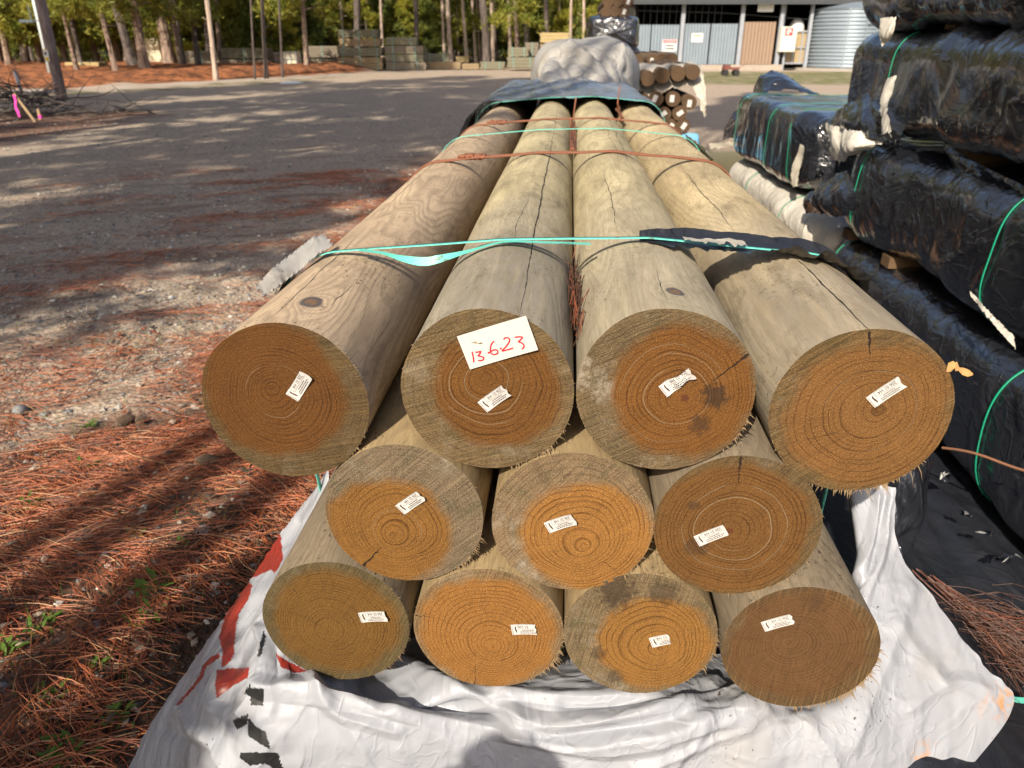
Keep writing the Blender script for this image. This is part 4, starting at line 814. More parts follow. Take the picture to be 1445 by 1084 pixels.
patch('film_flap', M['black'], [[Q(1133,274,1.36), Q(1160,254,1.38), Q(1194,240,1.42)], [Q(1130,290,1.34), Q(1166,284,1.33), Q(1208,268,1.40)], [Q(1138,302,1.38), Q(1182,306,1.37), Q(1216,300,1.42)]], 'black film corner sticking out below the third pack end', 'plastic film', 60, 50, .02, 6, 1, jagamp=.01)
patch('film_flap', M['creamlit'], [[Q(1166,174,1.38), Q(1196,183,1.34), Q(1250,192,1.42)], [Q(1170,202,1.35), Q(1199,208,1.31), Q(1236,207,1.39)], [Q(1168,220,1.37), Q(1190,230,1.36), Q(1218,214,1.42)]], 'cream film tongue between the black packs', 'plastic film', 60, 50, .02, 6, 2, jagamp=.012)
patch('film_flap', M['black'], [[Q(1166,176,1.42), Q(1204,140,1.40), Q(1250,112,1.46)], [Q(1163,182,1.38), Q(1214,164,1.35), Q(1266,158,1.41)], [Q(1176,188,1.39), Q(1218,194,1.36), Q(1268,204,1.42)]], 'creased black film swag at the end of the torn pack', 'plastic film', 70, 60, .03, 5, 3, jagamp=.01)
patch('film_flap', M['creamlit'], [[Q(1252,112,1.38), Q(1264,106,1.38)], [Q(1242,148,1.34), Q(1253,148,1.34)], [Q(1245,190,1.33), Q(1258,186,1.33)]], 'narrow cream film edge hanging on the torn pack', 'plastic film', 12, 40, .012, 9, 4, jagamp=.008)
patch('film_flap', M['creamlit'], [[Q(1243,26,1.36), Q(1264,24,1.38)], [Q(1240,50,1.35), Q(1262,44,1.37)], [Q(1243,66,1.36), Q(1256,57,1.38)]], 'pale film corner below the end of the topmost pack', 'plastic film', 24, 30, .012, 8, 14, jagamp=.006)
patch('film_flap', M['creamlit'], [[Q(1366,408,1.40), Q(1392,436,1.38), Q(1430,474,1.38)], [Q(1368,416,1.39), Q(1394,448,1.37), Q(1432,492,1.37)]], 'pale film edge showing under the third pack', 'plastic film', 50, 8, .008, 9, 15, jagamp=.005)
patch('film_flap', M['cream'], [[(1128,203,4.92), (1133,208,4.85)], [(1117,240,4.92), (1128,240,4.86)], [(1118,264,4.9), (1125,263,4.85)]], 'thin cream film strip on the shorter pack end', 'plastic film', 10, 30, .01, 9, 5, jagamp=.01)
patch('film_flap', M['black'], [[(1012,195,7.6), (1035,150,7.6), (1082,102,7.5), (1150,128,7.35)], [(1018,192,7.4), (1046,155,7.35), (1092,116,7.25), (1152,135,7.15)], [(1030,190,7.2), (1050,152,7.15), (1096,130,7.1), (1158,141,7.05)]], 'peaked black film flap at the far end of the shorter pack', 'plastic film', 50, 40, .05, 4, 6, jagamp=.04)
patch('film_flap', M['cream'], [[(1000,203,7.3), (1036,200,7.1)], [(1001,211,7.3), (1036,207,7.1)]], 'small cream film tip poking out from the peaked flap', 'plastic film', 20, 8, .01, 6, 7, jagamp=.01)
patch('film_flap', M['black'], [[(1330,203,3.22), (1390,235,2.86), (1470,275,2.45)], [(1338,220,3.14), (1394,256,2.78), (1470,300,2.38)], [(1346,238,3.12), (1400,285,2.72), (1470,335,2.34)]], 'black film skirt hanging from the torn pack over the one below', 'plastic film', 60, 36, .022, 8, 8)
patch('film_flap', M['black'], [[(1392,412,2.66), (1425,422,2.52), (1470,440,2.38)], [(1396,432,2.62), (1428,462,2.46), (1470,490,2.34)], [(1394,446,2.62), (1432,505,2.42), (1470,560,2.3)]], 'black film corner with a pale edge drooping from the third pack', 'plastic film', 50, 40, .022, 8, 9)

patch('torn_film', M['greyfilm'], [[(455,337,1.46), (420,358,1.40), (390,381,1.34), (360,408,1.27)], [(462,343,1.45), (424,366,1.385), (393,390,1.325), (364,414,1.262)], [(474,354,1.42), (430,380,1.37), (398,402,1.315), (371,422,1.258)]], 'torn cream film standing off the road-side pole below the strap end', 'torn film', 70, 16, .008, 13, 17, jagamp=.008)
# strands, needles and a strap end on the ground film
def gz(u, v): return float(.03 + .30 * (1 - sstep(.58, 1.22, np.array(u)))) + .028
mb = MB(); r_ = np.random.default_rng(12)
A_, B_ = toUV(PZ(1300, 760, .22)), toUV(PZ(1452, 905, .08))
for k in range(16):
    o1 = r_.normal(0, .012); t1 = r_.uniform(.7, 1.05); t0 = r_.uniform(0, .3); pts = []
    for t in np.linspace(t0, t1, 16):
        u, v = A_[0] + (B_[0] - A_[0]) * t + o1 * (1 + 2 * t) + .02 * math.sin(t * 4 + k), A_[1] + (B_[1] - A_[1]) * t + .3 * o1; pts.append((u, v, gz(u, v) + .006 * (k % 4)))
    mb.tube(pts, .0022, 5)
rw = simple('copper_twine', (.11, .04, .025), .6, .3, 30)
tag(uvz(obj('twine_strands', mb.mesh('twine_strands', rw))), 'bunch of red-brown strands lying on the black ground film', 'twine')
mb = MB(); C_ = toUV(PZ(1412, 890, .1))
for _ in range(420):
    u, v = C_[0] + r_.normal(0, .07), C_[1] + r_.normal(0, .085); a = r_.normal(-.9, .5); L = r_.uniform(.08, .17); z = gz(u, v) + r_.uniform(0, .035)
    mb.tube([(u, v, z), (u + L * .5 * math.cos(a), v + L * .5 * math.sin(a), z + r_.uniform(0, .02)), (u + L * math.cos(a), v + L * math.sin(a), z + r_.uniform(-.015, .005))], .0008, 4, m=3 if r_.random() < .9 else 1)
tag(uvz(obj('dry_needles', mb.mesh('dry_needles', M['dry']))), 'clump of dry pine needles on the black ground film', 'needles', kind='stuff')
q0, q1 = PZ(1385, 978, .12), PZ(1460, 990, .10); mb = MB(); d = (q1 - q0) / np.linalg.norm(q1 - q0); nrm_ = np.array((-d[1], d[0], 0)) * .0085; vv = []
for t in np.linspace(0, 1, 12):
    p_ = q0 + (q1 - q0) * t + np.array((0, 0, .004 * math.sin(t * 7))); vv += [tuple(p_ - nrm_), tuple(p_ + nrm_), tuple(p_ + nrm_ + (0, 0, .0012)), tuple(p_ - nrm_ + (0, 0, .0012))]
mb.add(vv, [(4*i + e, 4*i + 4 + e, 4*i + 4 + (e+1) % 4, 4*i + (e+1) % 4) for i in range(11) for e in range(4)]); tag(obj('strap_end', mb.mesh('strap_end', M['teal'])), 'cut turquoise strap end beside the stained film corner', 'strap')
mb = MB(); ta, tb = Pu(1330, 632, 1.2), Pu(1460, 664, 1.32); mb.tube([tuple(ta + (tb - ta) * t + np.array((0, 0, .008 * math.sin(t * 5)))) for t in np.linspace(0, 1, 12)], .004, 6)
tag(uvz(obj('twine', mb.mesh('twine', simple('brown_twine', (.25, .12, .07), .6)))), 'single brown twine running past the lowest black pack', 'twine')
for i, (a, b, zz, lab) in enumerate(((1333, 690, .16, 'torn hole flap with pale edge on the ground film near the shiny flap'), (1362, 742, .14, 'middle pale-edged tear in the black ground film'), (1385, 768, .13, 'small pale-edged tear in the black ground film'), (1415, 802, .12, 'pale-edged tear in the ground film beside the reddish strands'))):
    c = PZ(a, b, zz); r2 = np.random.default_rng(i); V = []; 
    for j in range(8):
        for k in range(5): V.append((.05 * (j / 7 - .5) + .006 * r2.normal(), .03 * (k / 4 - .5) + .004 * r2.normal(), .004 + .022 * (k / 4) ** 2 * abs(math.sin(j * 1.3 + i))))
    Fq = grid_faces(8, 5); o = obj('torn_scrap', mesh('torn_scrap', V, Fq, [M['black_matte'], M['white']], True, [1 if (f[0] % 5 == 3 and (f[0] // 5 + i) % 3 == 0) else 0 for f in Fq]), None, c + np.array((0, 0, .03)), (0, .2, .6 + i)); tag(o, lab, 'torn film')

# grey tarp bundle behind the covered pole ends
wrap_pack('grey-white tarpaulin bundle behind the blue-black film', M['greyfilm'], -.34, .62, 7.55, 9.9, .55, 1.42, 11, .05, .02, .22, nth=150, dv=.05, tops=.06, name='tarp_bundle', group=None)
patch('film_flap', M['greyfilm'], [[(742,138,7.2), (788,62,7.55), (838,57,7.65), (884,61,7.55), (902,150,7.2)], [(744,142,6.9), (776,96,7.05), (828,92,7.0), (880,104,7.0), (900,155,7.0)], [(744,148,6.5), (764,122,6.4), (822,121,6.3), (876,133,6.35), (898,160,6.5)]], 'pale grey tarpaulin front draped down to the blue-black film', 'tarpaulin', 110, 90, .06, 5., 12)
wrap_pack('grey wrapped pack under the tarpaulin bundle', M['greyfilm'], -.45, .62, 7.3, 10.2, .03, .56, 12, .03, .02, nth=110, dv=.06)
# ------------------------------------------------------------------ piles of round posts
def post_meshes(L, r=.075):
    t = np.linspace(0, 2 * math.pi, 20, endpoint=False); mb = MB()
    v = [(r * math.cos(a), y, r * math.sin(a)) for y in (0, L) for a in t]; n = 20
    mb.add(v, [(j, (j+1) % n, n + (j+1) % n, n + j) for j in range(n)], 0); mb.add(v[:n], [tuple(range(n))], 1); mb.add(v[n:], [tuple(range(n))[::-1]], 1)
    me = mb.mesh('round_post', [M['postside'], M['postend']], True)
    for p in me.polygons:
        if p.material_index == 1: p.use_smooth = False
    return me
PM = post_meshes(3.0); tm = MB(); tm.box((0, -.004, 0), (.045, .004, .07), M=Matrix.Rotation(.5, 3, 'Y')); TM = tm.mesh('end_tag', M['tagwhite'])
def post(px, py, Y, lab, tagged, grp, sc=1.):
    p = PY(px, py, Y); o = obj('round_post', PM, None, p, (0, 0, -YAW)); o.scale = (sc, 1, sc); tag(o, lab, 'post', grp)
    if tagged: t = obj('end_tag', TM, o, (random.uniform(-.015, .02), 0, random.uniform(-.01, .02)), (0, random.uniform(-.5, .5), 0))
ORD = ['first', 'second', 'third', 'fourth', 'fifth', 'sixth']
for row, (nm, pts, tg) in enumerate((('top', ((914,111), (935,107), (957,104), (978,102)), 0), ('second', ((906,141), (926,140), (950,140), (973,145)), 1), ('third', ((917,158), (937,162), (959,160), (897,160)), 1), ('fourth', ((909,178), (928,180), (945,178), (964,178)), 1))):
    for i, (x, y) in enumerate(pts): post(x, y, 8.5, 'brown round post, %s from the tarpaulin in the %s row of the post pile' % (ORD[i], nm), tg and i != 3 or (tg and nm != 'third'), 'round posts in the pile behind the bundle', 1.0)
post(978, 212, 8.2, 'lone brown post end poking from the blue sheet', False, None, .8)
for i, (x, y) in enumerate(((900,86), (921,85), (933,84.5), (949,83.5))): post(x, y, 11.2, 'dark post, %s from the tarpaulin in the farther row behind the post pile' % ORD[i], i == 1, 'posts in the farther row', 1.0)
for i, (x, y) in enumerate(((855,17), (867,16), (880,17), (858,3), (872,2), (886,3))): post(x, y, 14., 'post end high on the black pack, %s in the %s row' % (ORD[i % 3], 'lower' if i < 3 else 'upper'), i in (2, 5), 'posts on top of the high black pack', 1.15)
patch('film_flap', M['cream'], [[(890,88,9.8), (905,88,9.6), (940,86,9.6), (975,87,9.6), (990,92,9.4)], [(898,104,8.85), (915,98,8.85), (945,93,8.85), (978,92,8.85), (993,106,8.7)], [(902,122,8.66), (915,122,8.66), (945,116,8.66), (985,114,8.6), (996,140,8.45)], [(905,133,8.56), (918,134,8.54), (938,128,8.56), (975,120,8.58), (995,168,8.35)]], 'torn cream film draped between the rows of the post pile', 'plastic film', 70, 40, .035, 5, 21, jagamp=.03)
patch('film_flap', M['bluetarp'], [[(960,190,8.3), (985,190,8.2), (988,200,8.0)], [(965,215,8.1), (988,215,8.0), (992,220,7.9)], [(965,240,8.0), (994,240,7.9), (998,240,7.8)]], 'light blue sheet hanging from the post pile', 'tarpaulin', 30, 30, .04, 5, 22)
# support inside the pile, and the pack that carries the high posts
wrap_pack('black wrapped pack carrying the high posts behind the tarpaulin', M['black'], *(toUV(PY(832, 50, 14.))[0], toUV(PY(900, 50, 14.))[0]), 13.9, 17., 1.40, 1.86, 13, .04, .02, nth=110, dv=.06)
wrap_pack('grey wrapped pack stacked under the high black pack', M['greyfilm'], toUV(PY(840, 60, 14.))[0], toUV(PY(905, 60, 14.))[0], 13.95, 17., .03, 1.38, 14, .04, .02, nth=110, dv=.06)
a0, a1 = toUV(PY(893, 185, 8.6))[0], toUV(PY(975, 185, 8.6))[0]
wrap_pack('dark wrapped pack under the post pile', M['black_matte'], a0, a1, 8.7, 11.6, .03, .62, 15, .02, .01, nth=90, dv=.08)
mb = MB()
for zz in (.66,): mb.box(((a0 + a1) / 2, 9.2, zz), (a1 - a0, .1, .07)); mb.box(((a0 + a1) / 2, 11, zz), (a1 - a0, .1, .07))
tag(uvz(obj('timber_bearer', mb.mesh('timber_bearer', M['bearer']))), 'pair of bearers under the post pile', 'bearer')

# ------------------------------------------------------------------ sawn timber stacks across the yard
def timber_bundle(px0, px1, py0, py1, Y, mat, lab, layers=4, depth=1.0, straps=0, grp='sawn timber bundles across the yard', strap_m='farstrap', bearers=True):
    a, b = PY(px0, py1, Y), PY(px1, py0, Y); x0, x1, z0, z1 = a[0], b[0], max(a[2], .0), b[2]
    if py1 >= 97: z0 = .02
    r_ = np.random.default_rng(int(px0 * 7 + py0)); w, h = x1 - x0, z1 - z0; bh = .05 * h if bearers else 0
    mb = MB(); L = (h - bh) / layers
    for k in range(layers):
        nb = 5
        for j in range(nb):
            dx = r_.uniform(-.03, .03); mb.box((dx, depth * (j + .5) / nb + r_.uniform(-.012, .012), bh + L * (k + .5)), (w * r_.uniform(.97, 1.0), depth / nb * .96, L * .93))
    if bearers:
        for t in (-.35, 0, .35): mb.box((w * t, depth / 2, bh / 2), (.09, depth, bh))
    o = obj('timber_bundle', mb.mesh('timber_bundle', mat), None, ((x0 + x1) / 2, Y, z0)); tag(o, lab, 'timber bundle', grp)
    for k in range(straps):
        t = (k + .5) / straps if straps > 1 else .5; x = w * (t - .5) * (1.15 if straps > 1 else 1)
        s = MB(); s.box((x, -.022, h / 2), (.035, .008, h + .02)); s.box((x, depth / 2, h + .012), (.035, depth + .04, .008)); obj('strap', s.mesh('strap', M[strap_m]), o)
YT = 47.
for args in (
 (478, 540, 81, 99, YT, M['tbrown'], 'lowest, sunlit tan bundle of the tallest timber stack', 4, 1.1, 3), (477, 539, 67, 80, YT, M['tgreen'], 'second bundle up in the tallest timber stack', 3, 1.1, 3), (478, 536, 54.5, 66, YT, M['tbrown'], 'third bundle up in the tallest timber stack', 3, 1.1, 3), (478, 533, 42, 53.5, YT, M['tgreen'], 'topmost grey-green bundle of the tallest timber stack', 3, 1.1, 3),
 (545, 601, 88, 99, YT, M['tgrey'], 'lowest bundle of the three-tier stack beside the tallest one', 3, 1.1, 2), (545, 598, 77, 87.5, YT, M['tgreen'], 'second bundle of the three-tier stack beside the tallest one', 3, 1.1, 2), (543, 597, 65, 76.5, YT, M['tgrey'], 'third bundle of the stack beside the tallest one', 3, 1.1, 2), (545, 588, 52.5, 64, YT, M['tgreen'], 'short pale bundle on top of the stack beside the tallest one', 2, 1.1, 2),
 (431, 476, 83, 99, YT + 1, M['tgrey'], 'lower weathered bundle on the tree side of the tallest stack', 4, 1.1, 1), (433, 476, 65, 82, YT + 1, M['tgrey'], 'upper weathered bundle on the tree side of the tallest stack', 4, 1.1, 1),
 (600, 633, 76, 87, YT + 2.5, M['tgreen'], 'green-grey bundle in the low row past the tall stacks', 3, 1., 2), (603, 650, 87.5, 98, YT + 1, M['tbrown'], 'long tan bundle at the start of the low row', 3, 1., 0), (652, 676, 90, 97.5, YT + 1, M['tbrown'], 'short tan bundle in the middle of the low row', 2, 1., 0), (678, 712, 87.5, 97, YT + 1, M['tgreen'], 'green-grey bundle at the far end of the low row', 3, 1., 2),
 (644, 661, 80, 88, YT + 6, M['tyellow'], 'bright yellow timber bundle lying among the pine trunks', 2, 1., 0),
 (716, 757, 81, 96, YT - 1, M['tgreen'], 'lower grey-green bundle beside the tarpaulin', 3, 1.1, 2), (717, 746, 67, 80, YT - 1, M['tgreen'], 'upper grey-green bundle beside the tarpaulin', 3, 1.1, 2), (742, 760, 60, 80, YT, M['tgrey'], 'narrow bundle squeezed behind the grey-green one', 4, 1.1, 1),
 (763, 804, 62, 96, YT - 3, M['tbrown'], 'lower tan bundle rising behind the tarpaulin', 6, 1.1, 0), (763, 803, 46, 61, YT - 3, M['tyellow'], 'top tan bundle rising behind the tarpaulin', 3, 1.1, 0),
 (312, 380, 84, 104, 45., M['tgrey'], 'lower dark timber bundle behind the pine trunks', 4, 1.1, 1), (312, 376, 68, 83, 45., M['tgreen'], 'upper dark timber bundle behind the pine trunks', 4, 1.1, 1), (262, 308, 72, 100, 46., M['tgrey'], 'weathered timber bundle beside the pale tank behind the trunks', 6, 1.1, 1),
 (90, 150, 97, 108, 38., M['tyellow'], 'low yellow timber bundle among needles behind the utility pole', 2, 1., 1), (92, 138, 88, 96.5, 38., M['tyellow'], 'upper yellow timber bundle behind the utility pole', 2, 1., 1), (150, 188, 98, 105, 41., M['tbrown'], 'short tan bundle between pine trunks on the red bank', 2, 1., 0)):
    timber_bundle(*args)
def far_beam(px0, px1, py, Y, r, lab):
    a, b = PY(px0, py, Y), PY(px1, py, Y); mb = MB(); mb.tube([a, (a + b) / 2, b], r, 10); tag(obj('timber_beam', mb.mesh('timber_beam', M['tyellow'], True)), lab, 'beam')
far_beam(12, 82, 106, 36., .17, 'long pale beam on the red bank beside the utility pole'); far_beam(150, 186, 103.5, 40., .12, 'pale beam lying between trunks on the red bank')

# ------------------------------------------------------------------ shed, tank and yard equipment
YS = 47.
def X_(px, Y=YS): return float(PY(px, 60, Y)[0])
def Z_(py, Y=YS): return float(PY(722, py, Y)[2])
xa, xb = X_(893), X_(1262); shed = empty('shed', ((xa + xb) / 2, YS, 0)); tag(shed, 'open-fronted shed with grey corrugated sheets and a dark opening above them', 'shed'); sx0 = (xa + xb) / 2
def corr(px0, px1, z0, z1, mat, name, dy=0., pitch=.17, amp=.035):
    x0, x1 = X_(px0) - sx0, X_(px1) - sx0; n_ = int((x1 - x0) / pitch * 8); xs = np.linspace(x0, x1, n_); V = []
    for x in xs:
        y = dy + amp * math.sin(2 * math.pi * x / pitch); V += [(x, y, z0), (x, y, z1)]
    F = [(2*i, 2*i+2, 2*i+3, 2*i+1) for i in range(n_ - 1)]; return obj(name, mesh(name, V, F, mat), shed)
zb = .32; zt = Z_(35)
for a, b in ((894.5, 917), (918.5, 957), (964.5, 1000), (1002, 1039.5)): corr(a, b, zb, zt + (.05 if a > 960 else 0), M['galv'], 'wall_sheet')
corr(1046, 1092, zb, Z_(31), M['tansheet'], 'door_sheet', -.02, .19, .02)
mb = MB(); mb.box((X_(1000) - sx0, .35, .15), (X_(1105) - X_(893), 1.2, .30)); obj('plinth', mb.mesh('plinth', M['concrete']), shed)
for px_ in (960.5, 1043, 1098, 1139):
    mb = MB(); mb.box((X_(px_) - sx0, -.10, Z_(0) / 2 + .1), (.2 if px_ != 1139 else .16, .2, Z_(0) + .2)); obj('post', mb.mesh('post', M['postgrey']), shed)
mb = MB(); mb.box((X_(1107) - sx0, .6, 2.1), (.12, .12, 4.2)); obj('post', mb.mesh('post', M['postgrey']), shed)
w = xb - xa; zr = Z_(6)
mb = MB(); mb.box((0, 4.7, zr + .42), (w + .4, 11, .12), M=Matrix.Rotation(R(3), 3, 'X')); mb.box((0, -.75, zr + .12), (w + .4, .06, .3)); obj('roof', mb.mesh('roof', M['darkroof']), shed)
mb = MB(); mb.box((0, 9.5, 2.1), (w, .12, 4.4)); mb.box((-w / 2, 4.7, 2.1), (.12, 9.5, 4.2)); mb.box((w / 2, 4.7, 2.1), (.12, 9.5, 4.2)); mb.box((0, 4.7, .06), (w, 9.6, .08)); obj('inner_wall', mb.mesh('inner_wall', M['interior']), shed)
mb = MB()
for i in range(14): mb.box((-w / 2 + .3 + i * .36, .8, (zt + zr) / 2), (.05, .05, zr - zt))
mb.tube([(-w/2, .4, zr - .3), (-w/6, .3, zr - .42), (w/6, .3, zr - .75), (w/3, .3, zr - .8)], .03, 6); obj('rafter', mb.mesh('rafter', M['darkroof']), shed)
def sign(px0, px1, py0, py1, dy, parts, mat, lab_name='sign'):
    x0, x1, z0, z1 = X_(px0) - sx0, X_(px1) - sx0, Z_(py1), Z_(py0); mb = MB(); mb.box(((x0 + x1) / 2, dy, (z0 + z1) / 2), (x1 - x0, .02, z1 - z0)); o = obj(lab_name, mb.mesh(lab_name, mat), shed)
    for (a, b, c, d, m_) in parts:
        q = MB(); q.box((x0 + (x1 - x0) * (a + b) / 2, dy - .013, z1 - (z1 - z0) * (c + d) / 2), ((x1 - x0) * (b - a), .006, (z1 - z0) * (d - c))); obj('sign_print', q.mesh('sign_print', m_), o)
    return o, (x0, x1, z0, z1)
dash = lambda y0, y1, xs, m_: [(a, b, y0, y1, m_) for a, b in xs]
o, (x0, x1, z0, z1) = sign(935, 955, 56, 72.5, -.03, [(.04, .96, .03, .32, M['signred'])] + dash(.45, .60, ((.22, .33), (.36, .5), (.53, .66), (.69, .8)), M['ink']) + dash(.70, .85, ((.2, .34), (.37, .47), (.5, .64), (.67, .82)), M['ink']), M['signwhite'])
v_, f_ = text_geo('DANGER', .155); mb = MB(); mb.add([((x0 + x1) / 2 + x * .95, -.050, z1 - (z1 - z0) * .185 + y) for x, y, _ in v_], f_); obj('sign_print', mb.mesh('sign_print', M['signwhite']), o)
sign(975, 991, 47, 59.5, -.03, [(.1, .9, .1, .42, M['signcream'])] + dash(.2, .32, ((.2, .36), (.4, .6), (.64, .8)), M['yellow']) + dash(.55, .62, ((.15, .5), (.55, .85)), M['concrete']) + dash(.72, .79, ((.2, .6), (.64, .8)), M['concrete']), M['signwhite'])
sign(1062, 1084, -6, 17, -.24, dash(.3, .36, ((.2, .8),), M['concrete']), M['signwhite'])
bx = empty('switch_box', (X_(1107.5), YS - .35, Z_(73))); tag(bx, 'cream electrical cabinet with a small red notice on the shed post', 'cabinet')
hb = Z_(38) - Z_(73); wb = X_(1119) - X_(1097); mb = MB(); mb.box((0, 0, hb / 2), (wb, .35, hb)); mb.box((0, -.18, hb / 2), (wb * .92, .02, hb * .94)); obj('cabinet_body', mb.mesh('cabinet_body', M['boxcream']), bx)
mb = MB(); mb.box((-.02, -.2, hb * .80), (.42, .01, .38)); n2 = obj('notice', mb.mesh('notice', M['signred']), bx)
mb = MB(); [mb.box((-.02 + dx, -.208, hb * .80 + dz), (wd, .006, .05)) for dx, dz, wd in ((0, .1, .22), (0, .0, .3), (-.05, -.1, .18))]; obj('sign_print', mb.mesh('sign_print', M['signwhite']), n2)
mb = MB(); mb.box((0, .22, -Z_(73) / 2 + hb / 2), (.1, .08, Z_(73) + hb)); obj('leg', mb.mesh('leg', M['postgrey']), bx)
# caged cream container with a white dome
ct = empty('caged_container', (X_(1128), YS + .3, .3)); tag(ct, 'tan caged liquid container with a white dome beside the corrugated tank', 'container')
wc, hc_ = X_(1146) - X_(1112), Z_(43) - .3; mb = MB(); mb.box((0, .5, hc_ / 2), (wc, 1.1, hc_)); obj('container_body', mb.mesh('container_body', M['tanpanel']), ct)
mb = MB()
for t in (-.48, -.16, .16, .48): mb.box((wc * t, -.09, hc_ / 2), (.07, .05, hc_))
for t in (.04, .5, .97): mb.box((0, -.12, hc_ * t), (wc, .05, .07))
obj('cage', mb.mesh('cage', M['postgrey']), ct)
mb = MB(); n_ = 20
for k in range(6):
    pass
dv = [(.62 * wc / 2 * math.cos(a) * math.cos(b), .5 + .5 * math.sin(a) * math.cos(b), hc_ + .65 * math.sin(b)) for b in np.linspace(0, 1.5, 7) for a in np.linspace(0, 2 * math.pi, n_, endpoint=False)]
mb.add(dv, [(k*n_ + j, k*n_ + (j+1) % n_, (k+1)*n_ + (j+1) % n_, (k+1)*n_ + j) for k in range(6) for j in range(n_)]); obj('dome', mb.mesh('dome', M['signwhite'], True), ct)
# corrugated tank
YK = 45.; cxk = float(PY(1199, 60, YK + 2.4)[0]); rk = float(PY(1256, 60, YK + 2.4)[0]) - cxk; ht = float(PY(722, 12, YK + rk * .5)[2])
tk = empty('water_tank', (cxk, YK + rk, 0)); tag(tk, 'round corrugated steel water tank beside the shed', 'water tank')
zs = np.linspace(.12, ht, 260); aa = np.linspace(0, 2 * math.pi, 72, endpoint=False); ZT, AT = np.meshgrid(zs, aa, indexing='ij'); RT = rk + .035 * np.sin(ZT * 2 * math.pi / .19)
V = np.stack([RT * np.sin(AT), -RT * np.cos(AT), ZT], -1).transpose(1, 0, 2); obj('tank_wall', mesh('tank_wall', V, grid_faces(72, 260, True), M['galvbright']), tk)
mb = MB(); mb.add([(rk * 1.03 * math.sin(a), -rk * 1.03 * math.cos(a), ht) for a in aa] + [(rk * .1 * math.sin(a), -rk * .1 * math.cos(a), ht + .55) for a in aa], [(i, (i+1) % 72, 72 + (i+1) % 72, 72 + i) for i in range(72)] + [tuple(range(72, 144))]); obj('tank_roof', mb.mesh('tank_roof', M['galvbright']), tk)
for a in (R(-28), R(32)):
    mb = MB(); mb.box((0, 0, 0), (.09, .05, ht)); o = obj('seam_strip', mb.mesh('seam_strip', M['galvbright']), tk, ((rk + .05) * math.sin(a), -(rk + .05) * math.cos(a), ht / 2), (0, 0, a))
mb = MB(); [mb.box((0, 0, z), (.55, .10, .12)) for z in np.arange(.7, ht, .85)]; [mb.box((s_, 0, ht / 2), (.06, .06, ht - .3)) for s_ in (-.28, .28)]; obj('ladder', mb.mesh('ladder', M['galv']), tk, (.05, -(rk + .07), 0))
mb = MB(); mb.add([((rk + .9) * math.sin(a), -(rk + .9) * math.cos(a), .01) for a in aa] + [((rk + .5) * math.sin(a), -(rk + .5) * math.cos(a), .14) for a in aa], [(i, (i+1) % 72, 72 + (i+1) % 72, 72 + i) for i in range(72)] + [tuple(range(72, 144))]); obj('gravel_base', mb.mesh('gravel_base', M['concrete']), tk)
# red trolley by the plinth
p = PZ(1030, 107, 0); tr = empty('trolley', p); tag(tr, 'small red trolley on the grass before the shed plinth', 'trolley')
mb = MB(); mb.box((0, 0, .32), (.75, .4, .10)); mb.box((-.2, 0, .42), (.3, .36, .12)); obj('deck', mb.mesh('deck', M['redmetal']), tr)
for sx_ in (-.26, .26):
    for sy in (-.2, .2):
        mb = MB(); mb.tube([(sx_, sy - .03, .14), (sx_, sy + .03, .14)], .14, 14); obj('wheel', mb.mesh('wheel', M['rubber']), tr)
mb = MB(); mb.tube([(.36, 0, .34), (.75, 0, .55)], .02, 6); obj('handle', mb.mesh('handle', M['redmetal']), tr)
# pale boxy tank and a teal-roofed hut behind the trunks
Yt = 50.; x0, x1 = float(PY(187, 60, Yt)[0]), float(PY(224, 60, Yt)[0]); h0 = float(PY(722, 54, Yt)[2]); w = x1 - x0
tb = empty('storage_tank', ((x0 + x1) / 2, Yt, .12)); tag(tb, 'sunlit cream boxy tank standing among the pine trunks', 'tank')
P_, N_, s_ = rrect(-w / 2, w / 2, 0, h0 - .1, .18, 60); mb = MB(); mb.add([(a, y, b) for y in (0., 1.6) for a, b in P_], [(j, (j+1) % 60, 60 + (j+1) % 60, 60 + j) for j in range(60)] + [tuple(range(60)), tuple(range(60, 120))[::-1]]); obj('tank_body', mb.mesh('tank_body', M['tankcream']), tb)
mb = MB(); [mb.box((w * t, -.02, (h0 - .1) / 2), (.06, .04, h0 - .5)) for t in (-.28, 0, .28)]; obj('rib', mb.mesh('rib', M['tankcream']), tb); mb = MB(); mb.box((0, .8, .0), (w * .9, 1.5, .2)); obj('base', mb.mesh('base', M['concrete']), tb)
x0, x1 = float(PY(226, 60, 58.)[0]), float(PY(312, 60, 58.)[0]); w = x1 - x0; ht_ = empty('hut', ((x0 + x1) / 2, 58., 0)); tag(ht_, 'low hut with a pale teal roof glimpsed between trunks', 'hut')
z1 = float(PY(722, 58, 58.)[2]); z2 = float(PY(722, 40, 58.)[2]); mb = MB(); mb.box((0, 1.5, z1 / 2), (w, 3, z1)); obj('wall', mb.mesh('wall', M['tankcream']), ht_)
mb = MB(); mb.add([(-w/2 - .3, -.4, z1), (w/2 + .3, -.4, z1), (w/2 + .3, 1.5, z2 + .3), (-w/2 - .3, 1.5, z2 + .3), (w/2 + .3, 3.4, z1), (-w/2 - .3, 3.4, z1)], [(0, 1, 2, 3), (3, 2, 4, 5), (0, 3, 5), (1, 4, 2)]); obj('roof', mb.mesh('roof', M['tealroof']), ht_)
mb = MB(); mb.box((-w * .25, -.02, z1 * .55), (w * .2, .05, z1 * .35)); mb.box((w * .2, -.02, z1 * .55), (w * .2, .05, z1 * .35)); obj('window', mb.mesh('window', M['interior']), ht_)
